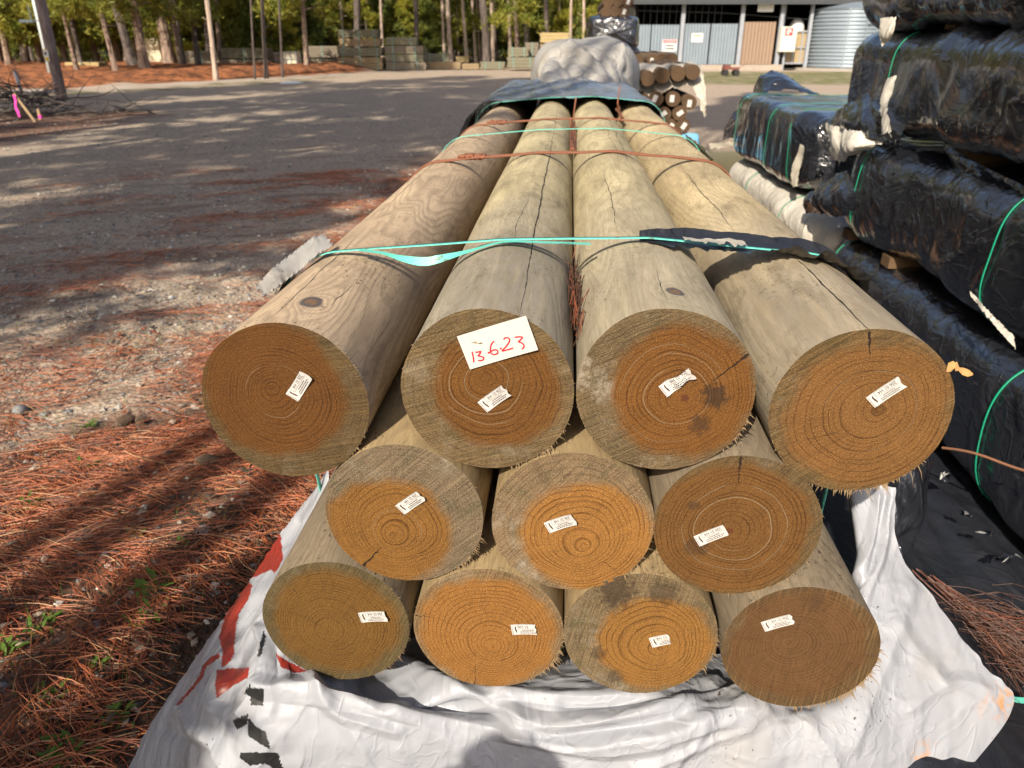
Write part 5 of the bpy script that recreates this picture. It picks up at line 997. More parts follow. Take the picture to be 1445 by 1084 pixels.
# pinkish and yellow blocks behind thin trunks
for px0, px1, py0, py1, mt, lab in ((376, 396, 74, 98, 'tansheet', 'pinkish stacked block pallet behind thin trunks'), (397, 418, 73, 97, 'tankcream', 'yellowish cube tank behind thin trunks')):
    a, b = PY(px0, py1, 46.), PY(px1, py0, 46.); w, h_ = b[0] - a[0], b[2] - .05; o = empty('cube_container', ((a[0] + b[0]) / 2, 46., .05)); tag(o, lab, 'container')
    P_, N_, s_ = rrect(-w / 2, w / 2, .12, h_, .08, 40); mb = MB(); mb.add([(x, y, z) for y in (0., .9) for x, z in P_], [(j, (j+1) % 40, 40 + (j+1) % 40, 40 + j) for j in range(40)] + [tuple(range(40)), tuple(range(40, 80))[::-1]]); obj('container_body', mb.mesh('container_body', M[mt]), o)
    mb = MB(); [mb.box((w * t, .45, .06), (.1, .95, .12)) for t in (-.4, 0, .4)]; obj('pallet', mb.mesh('pallet', M['tgrey']), o)
    mb = MB(); [mb.box((w * t, -.03, h_ / 2), (.04, .04, h_)) for t in (-.45, -.15, .15, .45)]; [mb.box((0, -.05, h_ * t), (w, .03, .04)) for t in (.3, .6, .95)]; obj('cage', mb.mesh('cage', M['postgrey']), o)
# utility pole, stake, posts, brush pile, litter
p = PZ(88, 141, 0); up = empty('utility_pole', p); tag(up, 'pinkish grey utility pole with a small warning sign at the yard edge', 'utility pole')
mb = MB(); mb.tube([(0, 0, -.1), (0, 0, 3), (0, 0, 9)], [.145, .14, .115], 20); obj('pole', mb.mesh('pole', M['polewood'], True), up)
dd = p[1]; zsn = float(PY(722, 78, dd)[2]); mb = MB(); mb.box((-.06, -.19, zsn), (.13, .02, .30)); sg = obj('sign', mb.mesh('sign', M['signwhite']), up); mb = MB(); mb.box((-.06, -.203, zsn - .09), (.11, .005, .09)); mb.box((-.06, -.203, zsn + .135), (.11, .005, .02)); obj('sign_print', mb.mesh('sign_print', M['yellow']), sg); mb = MB(); mb.box((-.075, -.204, zsn + .04), (.03, .004, .09), .0); mb.box((-.05, -.204, zsn + .055), (.03, .004, .05)); obj('sign_print', mb.mesh('sign_print', M['ink']), sg)
zl = float(PY(722, 30, dd)[2]); mb = MB(); mb.box((-.42, -.1, zl), (.34, .14, .07)); mb.box((-.2, -.1, zl + .01), (.16, .03, .03)); mb.tube([(-.30, -.1, zl), (-.30, -.1, zl + .4)], .015, 6); obj('lamp_arm', mb.mesh('lamp_arm', M['palemetal']), up)
p = PY(70, 98, 33.); pl = empty('lamp_post', (p[0], 33., 0)); tag(pl, 'slim pale bluish post standing behind the utility pole', 'post'); pt = PY(44, 0, 33.); mb = MB(); mb.tube([(0, 0, 0), (0, 0, 5)], [.09, .07], 12); obj('shaft', mb.mesh('shaft', M['palemetal'], True), pl); mb = MB(); mb.tube([(0, 0, 0), (0, 0, .12)], .14, 12); obj('foot', mb.mesh('foot', M['palemetal']), pl)
p = PZ(31, 132, 0); mb = MB(); mb.tube([(0, 0, 0), (-.06, 0, .66)], .055, 10); tag(obj('marker_post', mb.mesh('marker_post', M['postgrey'], True), None, p), 'short grey metal post behind the brush pile', 'post')
p = PZ(49, 172, 0); stk = empty('stake', p); tag(stk, 'leaning wooden stake with a pink tape in front of the brush pile', 'stake'); mb = MB(); mb.box((0, 0, 0), (.05, .04, .62)); obj('shaft', mb.mesh('shaft', M['stake']), stk, (-.13, 0, .27), (0, -.5, 0))
mb = MB(); vv = []
for i in range(9): t = i / 8; vv += [(-.28 - .02 + .015 * math.sin(i), -.04, .52 - .42 * t), (-.28 + .035 + .015 * math.sin(i + .5), -.05 - .01 * math.sin(i * 2), .52 - .42 * t)]
mb.add(vv, [(2*i, 2*i+1, 2*i+3, 2*i+2) for i in range(8)]); obj('pink_tape', mb.mesh('pink_tape', M['pink'], True), stk)
p = PZ(57, 169, 0); mb = MB(); mb.box((0, 0, .10), (.05, .03, .22)); mb.box((.02, -.01, .06), (.06, .045, .07), m=1); tag(obj('peg', mb.mesh('peg', [M['stake'], M['pink']]), None, p), 'short broken peg with pink tape beside the leaning stake', 'stake')
r_ = np.random.default_rng(9); mb = MB(); c0 = PZ(18, 165, 0)
for k in range(230):
    a = r_.uniform(0, 6.28); rr = abs(r_.normal(0, .9)); b = np.array((c0[0] + 1.7 * rr * math.cos(a) , c0[1] + 1.0 * rr * math.sin(a) + .4, max(0, .62 - .38 * rr) * r_.uniform(0, 1.15))); L = r_.uniform(.4, 1.7); d = np.array((r_.normal(0, 1), r_.normal(0, .6), r_.normal(.0, .25))); d /= np.linalg.norm(d); pts = [b]
    for s_ in range(4): d = d + r_.normal(0, .22, 3); d /= np.linalg.norm(d); q = pts[-1] + d * L / 4; q[2] = max(q[2], .01); pts.append(q)
    r0 = r_.choice([.008, .012, .02, .03], p=[.4, .35, .18, .07]); mb.tube([tuple(x) for x in pts], [r0, r0 * .9, r0 * .75, r0 * .55, r0 * .3], 5)
tag(obj('brush_pile', mb.mesh('brush_pile', M['twig'], True)), 'heap of dark cut branches at the yard edge before the utility pole', 'brush pile')
p = PZ(410, 118, 0); mb = MB(); mb.add([(.45 * math.cos(a) * (1 + .2 * math.sin(3 * a)), .5 * math.sin(a), .015) for a in np.linspace(0, 6.28, 18, endpoint=False)] + [(.25 * math.cos(a), .3 * math.sin(a), .07 + .02 * math.sin(2 * a)) for a in np.linspace(0, 6.28, 18, endpoint=False)], [(i, (i+1) % 18, 18 + (i+1) % 18, 18 + i) for i in range(18)] + [tuple(range(18, 36))]); tag(obj('litter', mb.mesh('litter', M['litter'], True), None, p), 'scrap of white litter lying on the road by the red bank', 'litter')
# ------------------------------------------------------------------ trees
def crown_mesh(name, mat, seed, Hh, cb, Rm, nb, tufts, blades, bl, bw, droop=.25, hp=.85):
    r = np.random.default_rng(seed); h = cb + (Hh - cb) * r.random(nb) ** hp; az = r.uniform(0, 2 * math.pi, nb)
    L = Rm * (1 - ((h - cb) / (Hh - cb + .3)) ** 1.4) * r.uniform(.45, 1.05, nb) + .25
    bi = r.integers(0, nb, tufts); t = r.uniform(.25, 1.0, tufts) ** .7; l = L[bi] * t
    c = np.stack([np.cos(az[bi]) * l, np.sin(az[bi]) * l, h[bi] + .25 * l - droop * l * t * 1.3], 1) + r.normal(0, .16, (tufts, 3)) * np.array((1, 1, .8)) * (Rm / 2)
    out = c.copy(); out[:, 2] = .35; out[:, :2] /= np.linalg.norm(out[:, :2], axis=1)[:, None] + .1
    c = np.repeat(c, blades, 0); o_ = np.repeat(out, blades, 0); d = r.normal(0, .65, (tufts * blades, 3)) + o_ * .8; d /= np.linalg.norm(d, axis=1)[:, None]
    n = r.normal(0, 1, d.shape); s = np.cross(d, n); s /= np.linalg.norm(s, axis=1)[:, None]; ln = bl * r.uniform(.6, 1.2, len(d))[:, None]; w = bw * r.uniform(.7, 1.3, len(d))[:, None]
    V = np.stack([c - s * w * .5, c + d * ln * .55 - s * w, c + d * ln, c + d * ln * .55 + s * w], 1).reshape(-1, 3); F = np.arange(len(V)).reshape(-1, 4)
    me = mesh(name, V, F, mat, False)
    return me, (h, az, L)
def trunk_mesh(name, mat, Hh, r0, br=None, seed=0, nseg=18, flare=.35):
    r = np.random.default_rng(seed); mb = MB(); zs = [0, .15, .4, 1, 2, 3.2, 5, Hh * .6, Hh]; ang = np.linspace(0, 2 * math.pi, nseg, endpoint=False); V = []
    for z in zs:
        rr = r0 * (1 + flare * math.exp(-z * 3.2)) * max(.08, 1 - .82 * (z / Hh) ** 1.1); ox, oy = .05 * math.sin(z * .9 + seed) * min(1, z / 2), .05 * math.cos(z * .7 + seed * 2) * min(1, z / 2)
        for a in ang: k = rr * (1 + .10 * math.sin(a * 5 + seed + z) + .05 * math.sin(a * 9 + z * 2)); V.append((ox + k * math.cos(a), oy + k * math.sin(a), z - .05 * (z == 0)))
    mb.add(V, [(k*nseg + j, k*nseg + (j+1) % nseg, (k+1)*nseg + (j+1) % nseg, (k+1)*nseg + j) for k in range(len(zs) - 1) for j in range(nseg)])
    if br:
        h, az, L = br
        for i in range(0, len(h), 2): mb.tube([(0, 0, h[i]), (math.cos(az[i]) * L[i] * .5, math.sin(az[i]) * L[i] * .5, h[i] + .1 * L[i]), (math.cos(az[i]) * L[i] * .95, math.sin(az[i]) * L[i] * .95, h[i] - .05 * L[i])], [.035, .022, .01], 4, cap=False)
    for _ in range(5):
        z, a = r.uniform(1.2, 4.5), r.uniform(0, 6.28); l = r.uniform(.3, .9); mb.tube([(0, 0, z), (l * math.cos(a), l * math.sin(a), z + r.uniform(-.1, .25))], [.022, .008], 4)
    return mb.mesh(name, mat, True)
VAR = {}
def variant(key, barkm, leaf, *a, r0=.2, **k):
    out = []
    for s in range(3):
        cm, br = crown_mesh('crown', leaf, 100 + s * 7 + len(VAR) * 31, *a, **k); out.append((trunk_mesh('trunk', barkm, a[0], r0, br, s + len(VAR) * 3), cm))
    VAR[key] = out
#                                          H   cb   Rm  nb tufts blades bl  bw
variant('tall', M['bark'], M['needles'], 14., 2.5, 2.3, 56, 1900, 5, .34, .028, droop=.42, hp=1.4)
variant('edge', M['bark'], M['needles'], 12., 1.6, 2.5, 64, 3200, 5, .34, .028, hp=1.4)
variant('dark', M['barkdark'], M['needles'], 17., 7., 2.0, 44, 1000, 5, .40, .032)
variant('pale', M['barkpale'], M['needles'], 16., 7., 1.8, 40, 900, 5, .40, .032)
variant('young', M['barkdark'], M['young'], 5.2, .5, 1.5, 46, 2000, 6, .26, .018, r0=.06)
variant('bushy', M['barkdark'], M['shrub'], 4.4, .3, 1.9, 50, 1900, 6, .24, .03, r0=.05, droop=.1)
variant('shade', M['bark'], M['needles'], 19., 9.5, 3.0, 50, 1300, 4, .6, .07)
variant('shadelow', M['bark'], M['needles'], 12., 2.5, 2.5, 44, 1500, 5, .4, .035)
variant('slim', M['bark'], M['needles'], 25., 16., 1.2, 30, 700, 4, .5, .06)
_cnt = {}
def tree(kind, loc, lab, grp=None, thick=.2, scale=1., lean=(0, 0), name='pine_tree', v=None):
    i = _cnt.get(kind, 0); _cnt[kind] = i + 1; tm_, cm_ = VAR[kind][(i if v is None else v) % 3]
    e = empty(name, loc, (lean[1], lean[0], random.uniform(0, 6.28) if lean == (0, 0) else 0)); tag(e, lab, 'tree', grp)
    base = {'young': .06, 'bushy': .05}.get(kind, .2); t = obj('trunk', tm_, e); t.scale = (thick / base, thick / base, scale); t.rotation_euler.z = random.uniform(0, 6.28)
    c = obj('crown', cm_, e); c.scale = (scale,) * 3; c.rotation_euler.z = t.rotation_euler.z; return e
def ptree(kind, bx, by, tx, wpx, lab, grp, scale=1., Y=None):
    """trunk from its foot pixel to where it leaves the picture, width in pixels"""
    if Y is None: p = PZ(bx, by, .0)
    else: p = PY(bx, by, Y)
    z = float(gheight(np.array(p[0]), np.array(p[1]))); t = PY(tx, 0, p[1]); dz = t[2] - p[2]; lx = math.atan2(t[0] - p[0], dz)
    dep = p[1] * .93; r = wpx * dep / FPX / 2 * .86; return tree(kind, (p[0], p[1], z), lab, grp, r, scale, (lx, 0))
GB = 'pines along the red bank'; GC = 'pines behind the timber stacks'
for a in (
 ('tall', 2, 97, -14, 11, 'pine at the outermost edge of the bank beyond the brush pile', GB), ('pale', 39, 96, 22, 11, 'pale straight pine between the brush pile and the utility pole, standing alone', GB), ('tall', 65, 99, 38, 9, 'slimmer leaning pine just before the utility pole', GB), ('dark', 73, 97, 55, 10, 'shaded pine hidden partly by the utility pole', GB),
 ('tall', 111, 111, 84, 6.5, 'thin pine leaning toward the utility pole, past its sign', GB), ('dark', 118, 108, 96, 8, 'dark pine foot to foot with the thin leaning one', GB), ('tall', 118, 92, 98, 7, 'distant slim pine above the yellow timber bundles', GB), ('pale', 130, 92, 122, 9, 'distant stout pale pine above the yellow timber bundles', GB),
 ('tall', 166, 113, 138, 8, 'slim brown pine closest to the road verge, in front of a pale pair', GB), ('pale', 169, 97, 149, 10, 'straight pale pine behind the slim brown one', GB), ('dark', 190, 104, 160, 14, 'thick dark pine leaning beside the cream tank', GB), ('tall', 181, 98, 166, 7, 'thin pine crossing behind the thick dark one', GB), ('tall', 207, 109, 186, 14, 'thick brown pine in front of the cream tank', GB),
 ('dark', 225, 95, 215, 9, 'shadowed pine just beyond the cream tank', GB), ('tall', 241, 100, 222, 17, 'thickest pine of the bank with a flared foot', GB), ('tall', 257, 104, 239, 7, 'slim pine with a curved stem past the thickest one', GB), ('dark', 262, 103, 246, 6, 'thin dark pine close to the curved one', GB), ('dark', 282, 102, 268, 9, 'forked dark pine before the weathered bundle', GB),
 ('pale', 305, 113, 292, 8, 'sunlit slim pine standing out at the bank foot', GB), ('dark', 297, 99, 290, 8, 'dark pine directly behind the sunlit slim one', GB), ('tall', 313, 100, 306, 7, 'brown pine at the start of the dark timber bundles', GB), ('dark', 376, 111, 370, 6, 'thin dark pine in front of the pinkish block pallet', GB), ('dark', 399, 109, 393, 3.5, 'sapling stem in front of the yellowish cube tank', GB), ('dark', 360, 112, 354, 3.5, 'sapling stem before the dark timber bundles', GB), ('tall', 434, 103, 428, 8, 'pine at the end of the red bank by the weathered stack', GB),
 ('pale', 486, 98, 481, 6, 'slim pale pine rising behind the tallest stack', GC, 1., 53), ('dark', 507, 98, 503, 12, 'stout dark pine rising behind the tallest stack', GC, 1., 52), ('dark', 466, 98, 462, 9, 'dark pine rising behind the weathered stack', GC, 1., 53), ('dark', 588, 98, 586, 8, 'dark pine rising behind the three-tier stack', GC, 1., 51), ('tall', 566, 98, 561, 10, 'brown pine in shade behind the three-tier stack', GC, 1., 58), ('pale', 541, 98, 537, 5, 'mossy thin pine between the two tall stacks', GC, 1., 54),
 ('pale', 628, 96, 624, 5, 'slim pale pine at the end of the green-grey low bundle', GC, 1., 56), ('pale', 637, 93, 632, 8, 'bright pale pine behind the green-grey low bundle', GC, 1., 54), ('pale', 659, 94, 653, 6, 'pale pine over the bright yellow bundle', GC, 1., 55), ('pale', 672, 94, 666, 5, 'slim pale pine, first of a close trio over the low row', GC, 1., 57), ('tall', 679, 94, 673, 5, 'slim brown pine, second of a close trio over the low row', GC, 1., 58), ('dark', 687, 97, 682, 13, 'thick dark pine over the end of the low row', GC, 1., 52), ('pale', 695, 94, 694, 7, 'pale pine right beside the thick dark one', GC, 1., 56), ('dark', 701, 95, 699, 5, 'thin shaded pine past the thick dark one', GC, 1., 57),
 ('pale', 721, 95, 717, 6, 'pale pine at the near edge of the grey-green bundles', GC, 1., 54), ('tall', 730, 95, 727, 7, 'brown pine behind the grey-green bundles', GC, 1., 53), ('dark', 743, 96, 742, 9, 'dark pine behind the narrow bundle', GC, 1., 54), ('dark', 772, 96, 770, 8, 'dark pine behind the tan bundles', GC, 1., 53), ('pale', 805, 96, 806, 5, 'slim pale pine beyond the top tan bundle', GC, 1., 54), ('pale', 823, 96, 824, 6, 'pale pine between the tan bundles and the high black pack', GC, 1., 52), ('tall', 600, 96, 597, 5, 'slim brown pine in the gap after the three-tier stack', GC, 1., 58), ('pale', 648, 95, 644, 4, 'very thin pale pine before the bright yellow bundle', GC, 1., 60), ('tall', 790, 96, 789, 6, 'brown pine over the top tan bundle', GC, 1., 57)):
    ptree(*a)
r_ = np.random.default_rng(77)
# young pines and bushes filling the middle storey; listed by what they stand beside
YP = [(250, 49, 'young'), (290, 50, 'bushy'), (322, 49, 'young'), (345, 49.5, 'young'), (366, 48.5, 'bushy'), (392, 49, 'young'), (412, 49.5, 'young'), (436, 51, 'bushy'), (455, 52, 'young'), (472, 55, 'young'), (494, 56, 'bushy'), (520, 55, 'young'), (548, 56, 'bushy'), (572, 56, 'young'), (598, 57, 'bushy'), (612, 60, 'young'), (645, 61, 'young'), (700, 61, 'bushy'), (735, 59, 'young'), (760, 57, 'bushy'), (788, 58, 'young'), (812, 56, 'young'), (835, 54, 'bushy'), (852, 52, 'young'), (872, 56, 'bushy'), (130, 54, 'young'), (160, 56, 'bushy'), (100, 55, 'young'), (215, 57, 'young'), (180, 55, 'young'), (20, 55, 'bushy'), (-15, 54, 'young')]
BESIDE = {250: 'past the cream tank', 290: 'before the teal-roofed hut', 322: 'at the start of the dark bundles', 345: 'over the middle of the dark bundles', 366: 'over the end of the dark bundles', 392: 'behind the pinkish block pallet', 412: 'behind the yellowish cube tank', 436: 'beside the end pine of the red bank', 455: 'behind the weathered stack', 472: 'behind the gap before the tallest stack', 494: 'behind the tallest stack', 520: 'behind the top bundle of the tallest stack', 548: 'behind the gap between the tall stacks', 572: 'behind the three-tier stack', 598: 'at the far end of the three-tier stack', 612: 'over the green-grey low bundle', 645: 'over the bright yellow bundle', 700: 'over the far end of the low row', 735: 'behind the upper grey-green bundle', 760: 'behind the narrow bundle', 788: 'behind the top tan bundle', 812: 'just past the top tan bundle', 835: 'before the high black pack', 852: 'behind the high black pack', 872: 'between high posts and shed', 130: 'above the yellow bundles', 160: 'behind the pale straight pine', 100: 'just past the utility pole', 215: 'behind the cream tank', 180: 'behind the thick dark pine', 20: 'beyond the brush pile', -15: 'at the outermost edge past the brush pile'}
for px_, Y, k in YP:
    p = PY(px_, 100, Y); tree(k, (p[0], Y, 0), ('yellow-green young pine ' if k == 'young' else 'leafy dark green bush ') + BESIDE[px_], 'young growth under the pines', .06 if k == 'young' else .05, random.uniform(.85, 1.15), name='young_pine' if k == 'young' else 'bush')
# second storey of drooping edge pines whose lower boughs fill the top of the view
for i, (px_, Y) in enumerate(((-30, 47), (15, 44), (60, 46), (95, 47), (140, 49), (200, 50), (255, 52), (300, 53), (345, 54), (400, 54), (450, 57), (510, 60), (555, 62), (610, 63), (650, 64), (715, 63), (765, 62), (815, 60), (850, 60))):
    p = PY(px_, 100, Y); tree('edge', (p[0], Y, 0), 'drooping pine whose low boughs hang ' + ['outside the view past the brush pile', 'over the brush pile', 'over the utility pole', 'just past the utility pole', 'over the yellow bundles', 'over the cream tank', 'past the thickest pine', 'over the hut', 'over the dark bundles', 'over the block pallet', 'over the weathered stack', 'over the tallest stack', 'over the gap of the tall stacks', 'over the start of the low row', 'over the bright yellow bundle', 'over the end of the low row', 'over the narrow bundle', 'over the top tan bundle', 'beside the high posts'][i], 'drooping pines of the wood edge', .16, random.uniform(.9, 1.1))
# the deep wood as one mass: far trunks and foliage
n_ = 26000; x = r_.uniform(-62, 70, n_); y = 62 + 24 * r_.random(n_) ** 1.3; z = 13 * r_.random(n_) ** .9; keep = fbm(x * .35, z * .5, y * .2, 3) > -.28 + .25 * (z < 1.2); x, y, z = x[keep], y[keep], z[keep]; n_ = len(x)
c = np.repeat(np.stack([x, y, z], 1), 4, 0); d = r_.normal(0, 1, c.shape); d /= np.linalg.norm(d, axis=1)[:, None]; s = np.cross(d, r_.normal(0, 1, d.shape)); s /= np.linalg.norm(s, axis=1)[:, None]; c = c + r_.normal(0, .25, c.shape)
Vw = np.stack([c - s * .05, c + d * .35 - s * .09, c + d * .7, c + d * .35 + s * .09], 1).reshape(-1, 3); Fw = np.arange(len(Vw)).reshape(-1, 4)
mb = MB()
for _ in range(170):
    x_, y_ = r_.uniform(-60, 65), r_.uniform(60, 82); mb.tube([(x_, y_, -.1), (x_ + r_.normal(0, .1), y_, 6), (x_ + r_.normal(0, .3), y_, 13)], [.16, .14, .08], 7, cap=False, m=1 if r_.random() < .6 else 2)
Vt = np.array(mb.v); Ft = np.array(mb.f); me = mesh('distant_woodland', np.vstack([Vw, Vt]), np.vstack([Fw, Ft + len(Vw)]), [M['needles'], M['barkpale'], M['barkdark']], False, np.r_[np.zeros(len(Fw), int), np.array(mb.m)])
tag(obj('distant_woodland', me), 'deep pine wood behind the yard', 'woodland', kind='stuff')
# tall pines out of view toward the sun, which shade the yard
wl = lambda w, l: (w * math.cos(SUN_AZ) + l * math.sin(SUN_AZ), -w * math.sin(SUN_AZ) + l * math.cos(SUN_AZ))
SHADE = [(-5.9, -8, 'shadelow', 1.1), (-6.9, -10, 'shade', 1.), (-6.4, -1.5, 'shade', 1.), (-10, -9, 'shadelow', 1.1), (-10, -6, 'shade', 1.), (-10.8, 4, 'shade', 1.), (-14.5, -7, 'shadelow', 1.1), (-14.5, -2, 'shade', 1.), (-16, 9, 'shade', 1.), (-19.5, 0, 'shade', 1.), (-20, 8, 'shadelow', 1.2), (-13, 7.5, 'shade', 1.), (-24, 3, 'shadelow', 1.), (-4.7, -4, 'shadelow', .7), (-5.4, -6.5, 'shadelow', .8), (-1.70, -6, 'slim', 1.3), (-2.2, -8, 'slim', 1.1), (-1.97, -6.5, 'slim', 1.2), (-1.42, -2.0, 'young', .36), (-1.22, -1.75, 'young', .46), (-1.75, -2.6, 'young', .36)]  # the young ones are added to throw the dark band beside the white film
for i, (w_, l_, k, sc) in enumerate(SHADE):
    x, y = wl(w_, l_)
    tree(k, (x, y, 0), 'pine outside the view on the sunny side of the yard', 'pines toward the sun', .075 * sc if k == 'slim' else .02 if k == 'young' else .18, 1. if k == 'slim' else sc, v=i)

# ------------------------------------------------------------------ litter of needles, stones, weeds, cones
def needle_field(n, fx_, seed, zoff=.0):
    r = np.random.default_rng(seed); P = fx_(r, n); n = len(P); x, y = P[:, 0], P[:, 1]
    a = 2.6 * fbm(x * .9, y * .9, seed, 2) + r.normal(0, .75, n); L = r.uniform(.09, .20, n); dx, dy = np.cos(a), np.sin(a); z0 = gheight(x, y) + .006 + zoff + np.abs(r.normal(0, .012, n)); bend = r.normal(0, .012, n); tilt = r.normal(0, .10, n)
    w = r.uniform(.0008, .0014, n); k = np.array((0, .33, .67, 1.)); V = []
    for t in k:
        cx = x + dx * L * t - dy * bend * 4 * t * (1 - t); cy = y + dy * L * t + dx * bend * 4 * t * (1 - t); cz = np.maximum(z0 + tilt * L * (t - .5) + .008 * t * (1 - t) * 4, gheight(cx, cy) + .003)
        V += [np.stack([cx + dy * w, cy - dx * w, cz], 1), np.stack([cx, cy, cz + w * 1.3], 1), np.stack([cx - dy * w, cy + dx * w, cz], 1)]
    V = np.stack(V, 1); F = []
    for s_ in range(3):
        for e in range(2): F.append([3*s_ + e, 3*s_ + e + 1, 3*s_ + e + 4, 3*s_ + e + 3])
    F = (np.arange(n)[:, None, None] * 12 + np.array(F)[None]).reshape(-1, 4); mi = np.repeat(r.choice(5, n, p=[.33, .27, .14, .21, .05]), 6); return V.reshape(-1, 3), F, mi
def f_near(r, n):
    x = r.uniform(-4.2, -.45, n); y = r.uniform(1.0, 4.6, n); xb = np.interp(y, [1.95, 3.2], [-3.3, -1.4]); e = x + 1.1 * fbm(x * 1.1, y * 1.1, 4, 3) - xb
    keep = r.random(n) < sstep(-.35, .35, e) * (.12 + 1.0 * sstep(-.35, .3, fbm(x * 2.1, y * 2.1, 9, 3))) * sstep(5, 3.4, y) * (1 - .85 * sstep(-1.12, -.92, x + .08 * pn(x * 9, y * 9)) * sstep(2.0, 1.6, y)); return np.stack([x, y], 1)[keep]
def f_mid(r, n):
    x = r.uniform(-6.5, -.6, n); y = r.uniform(2.4, 10, n); st_ = fbm(x * .5 + y * .18, y * 2.3 - x * .8, 2, 4); keep = r.random(n) < sstep(.05, .34, st_) * sstep(-6.5, -1.6, x) ; k2 = r.random(n) < sstep(-1.9, -1.0, x) * (.15 + .7 * sstep(-.2, .3, fbm(x * 1.7, y * 1.7, 3, 3))); return np.stack([x, y], 1)[keep | k2]
Vs, Fs, Ms, off = [], [], [], 0
for n_, fn, sd_ in ((62000, f_near, 1), (46000, f_mid, 2)):
    V, F, mi = needle_field(n_, fn, sd_); Vs.append(V); Fs.append(F + off); Ms.append(mi); off += len(V)
tag(obj('pine_needles', mesh('pine_needles', np.vstack(Vs), np.vstack(Fs), M['dry'], False, np.concatenate(Ms))), 'carpet of rusty fallen pine needles on the road side of the bundle', 'needles', kind='stuff')
def stones(n, xr, yr, s0, s1, seed, keepf):
    r = np.random.default_rng(seed); x = r.uniform(*xr, n); y = r.uniform(*yr, n); k = keepf(r, x, y); x, y = x[k], y[k]; n = len(x)
    base = np.array([(1,0,0), (-1,0,0), (0,1,0), (0,-1,0), (0,0,1), (0,0,-1), (.7,.7,.3), (-.7,.7,-.2), (.7,-.7,.2), (-.7,-.7,.3)], float)[:6]; tri = np.array([(0,2,4), (2,1,4), (1,3,4), (3,0,4), (2,0,5), (1,2,5), (3,1,5), (0,3,5)])
    s = s0 * (s1 / s0) ** (r.random(n) ** 2.2); V = base[None] * s[:, None, None] * r.uniform(.5, 1.2, (n, 6, 3)) * np.array((1, .85, .55)); a = r.uniform(0, 6.28, n); c_, s_ = np.cos(a)[:, None], np.sin(a)[:, None]; X = V[..., 0] * c_ - V[..., 1] * s_; Yq = V[..., 0] * s_ + V[..., 1] * c_
    V = np.stack([X + x[:, None], Yq + y[:, None], V[..., 2] + (gheight(x, y) + s * .2)[:, None]], -1); F = (np.arange(n)[:, None, None] * 6 + tri[None]).reshape(-1, 3); return V.reshape(-1, 3), F, np.repeat(r.choice(4, n, p=[.4, .3, .2, .1]), 8)
kf = lambda r, x, y: (r.random(len(x)) < (.25 + sstep(-.2, .35, fbm(x * .8, y * .8, 6, 3)))) & (np.abs(x) < 1.0 + .66 * y) & ((x < -.7))
a = stones(26000, (-7, -.7), (1.4, 9), .004, .030, 1, kf); b = stones(9000, (-11, -.8), (7, 18), .008, .034, 2, kf)
tag(obj('gravel', mesh('gravel', np.vstack([a[0], b[0]]), np.vstack([a[1], b[1] + len(a[0])]), M['stones'], False, np.r_[a[2], b[2]])), 'loose grey gravel and slate chips on the yard', 'gravel', kind='stuff')
r = np.random.default_rng(61); n_ = 2600; x = r.uniform(-4., -.6, n_); y = r.uniform(1.05, 5., n_); L = .006 * (5 ** r.random(n_)); a = r.uniform(0, 6.28, n_); w = L * r.uniform(.25, .7, n_); z = gheight(x, y) + .012 + np.abs(r.normal(0, .010, n_)); ux, uy = np.cos(a), np.sin(a); t = r.normal(0, .3, n_)
V = np.stack([np.stack([x - ux * L, y - uy * L, z - t * L * .5], 1), np.stack([x - uy * w, y + ux * w, z], 1), np.stack([x + ux * L, y + uy * L, z + t * L * .5], 1), np.stack([x + uy * w, y - ux * w, z + .002], 1), np.stack([x, y, z + w * .5], 1)], 1).reshape(-1, 3); F = (np.arange(n_)[:, None, None] * 5 + np.array([(0, 3, 4), (3, 2, 4), (2, 1, 4), (1, 0, 4)])[None]).reshape(-1, 3)
tag(obj('bark_litter', mesh('bark_litter', V, F, [simple('bark_chip', (.06, .04, .03), .9, .4, 40), simple('pale_chip', (.26, .20, .15), .9, .3, 40), M['dry'][1]], False, np.repeat(r.choice(3, n_, p=[.55, .15, .3]), 4))), 'dark crumbs of bark and soil among the needles', 'bark crumbs', kind='stuff')
n_ = 5000; x = r.uniform(-1.35, -.75, n_); y = r.uniform(1.0, 2.3, n_); k = r.random(n_) < sstep(-1.35, -1.0, x); x, y = x[k], y[k]; n_ = len(x); s_ = .002 * (5 ** r.random(n_)); base = np.array([(1,0,0), (-1,0,0), (0,1,0), (0,-1,0), (0,0,1)], float); V = base[None] * s_[:, None, None] * r.uniform(.5, 1.3, (n_, 5, 3)) + np.stack([x, y, gheight(x, y) + .004 + np.abs(r.normal(0, .006, n_))], 1)[:, None]; F = (np.arange(n_)[:, None, None] * 5 + np.array([(0, 2, 4), (2, 1, 4), (1, 3, 4), (3, 0, 4)])[None]).reshape(-1, 3)
tag(obj('soil_crumbs', mesh('soil_crumbs', V.reshape(-1, 3), F, simple('soil_crumb', (.035, .025, .018), .95, .5, 60), False)), 'dark loose soil along the edge of the white film', 'soil', kind='stuff')
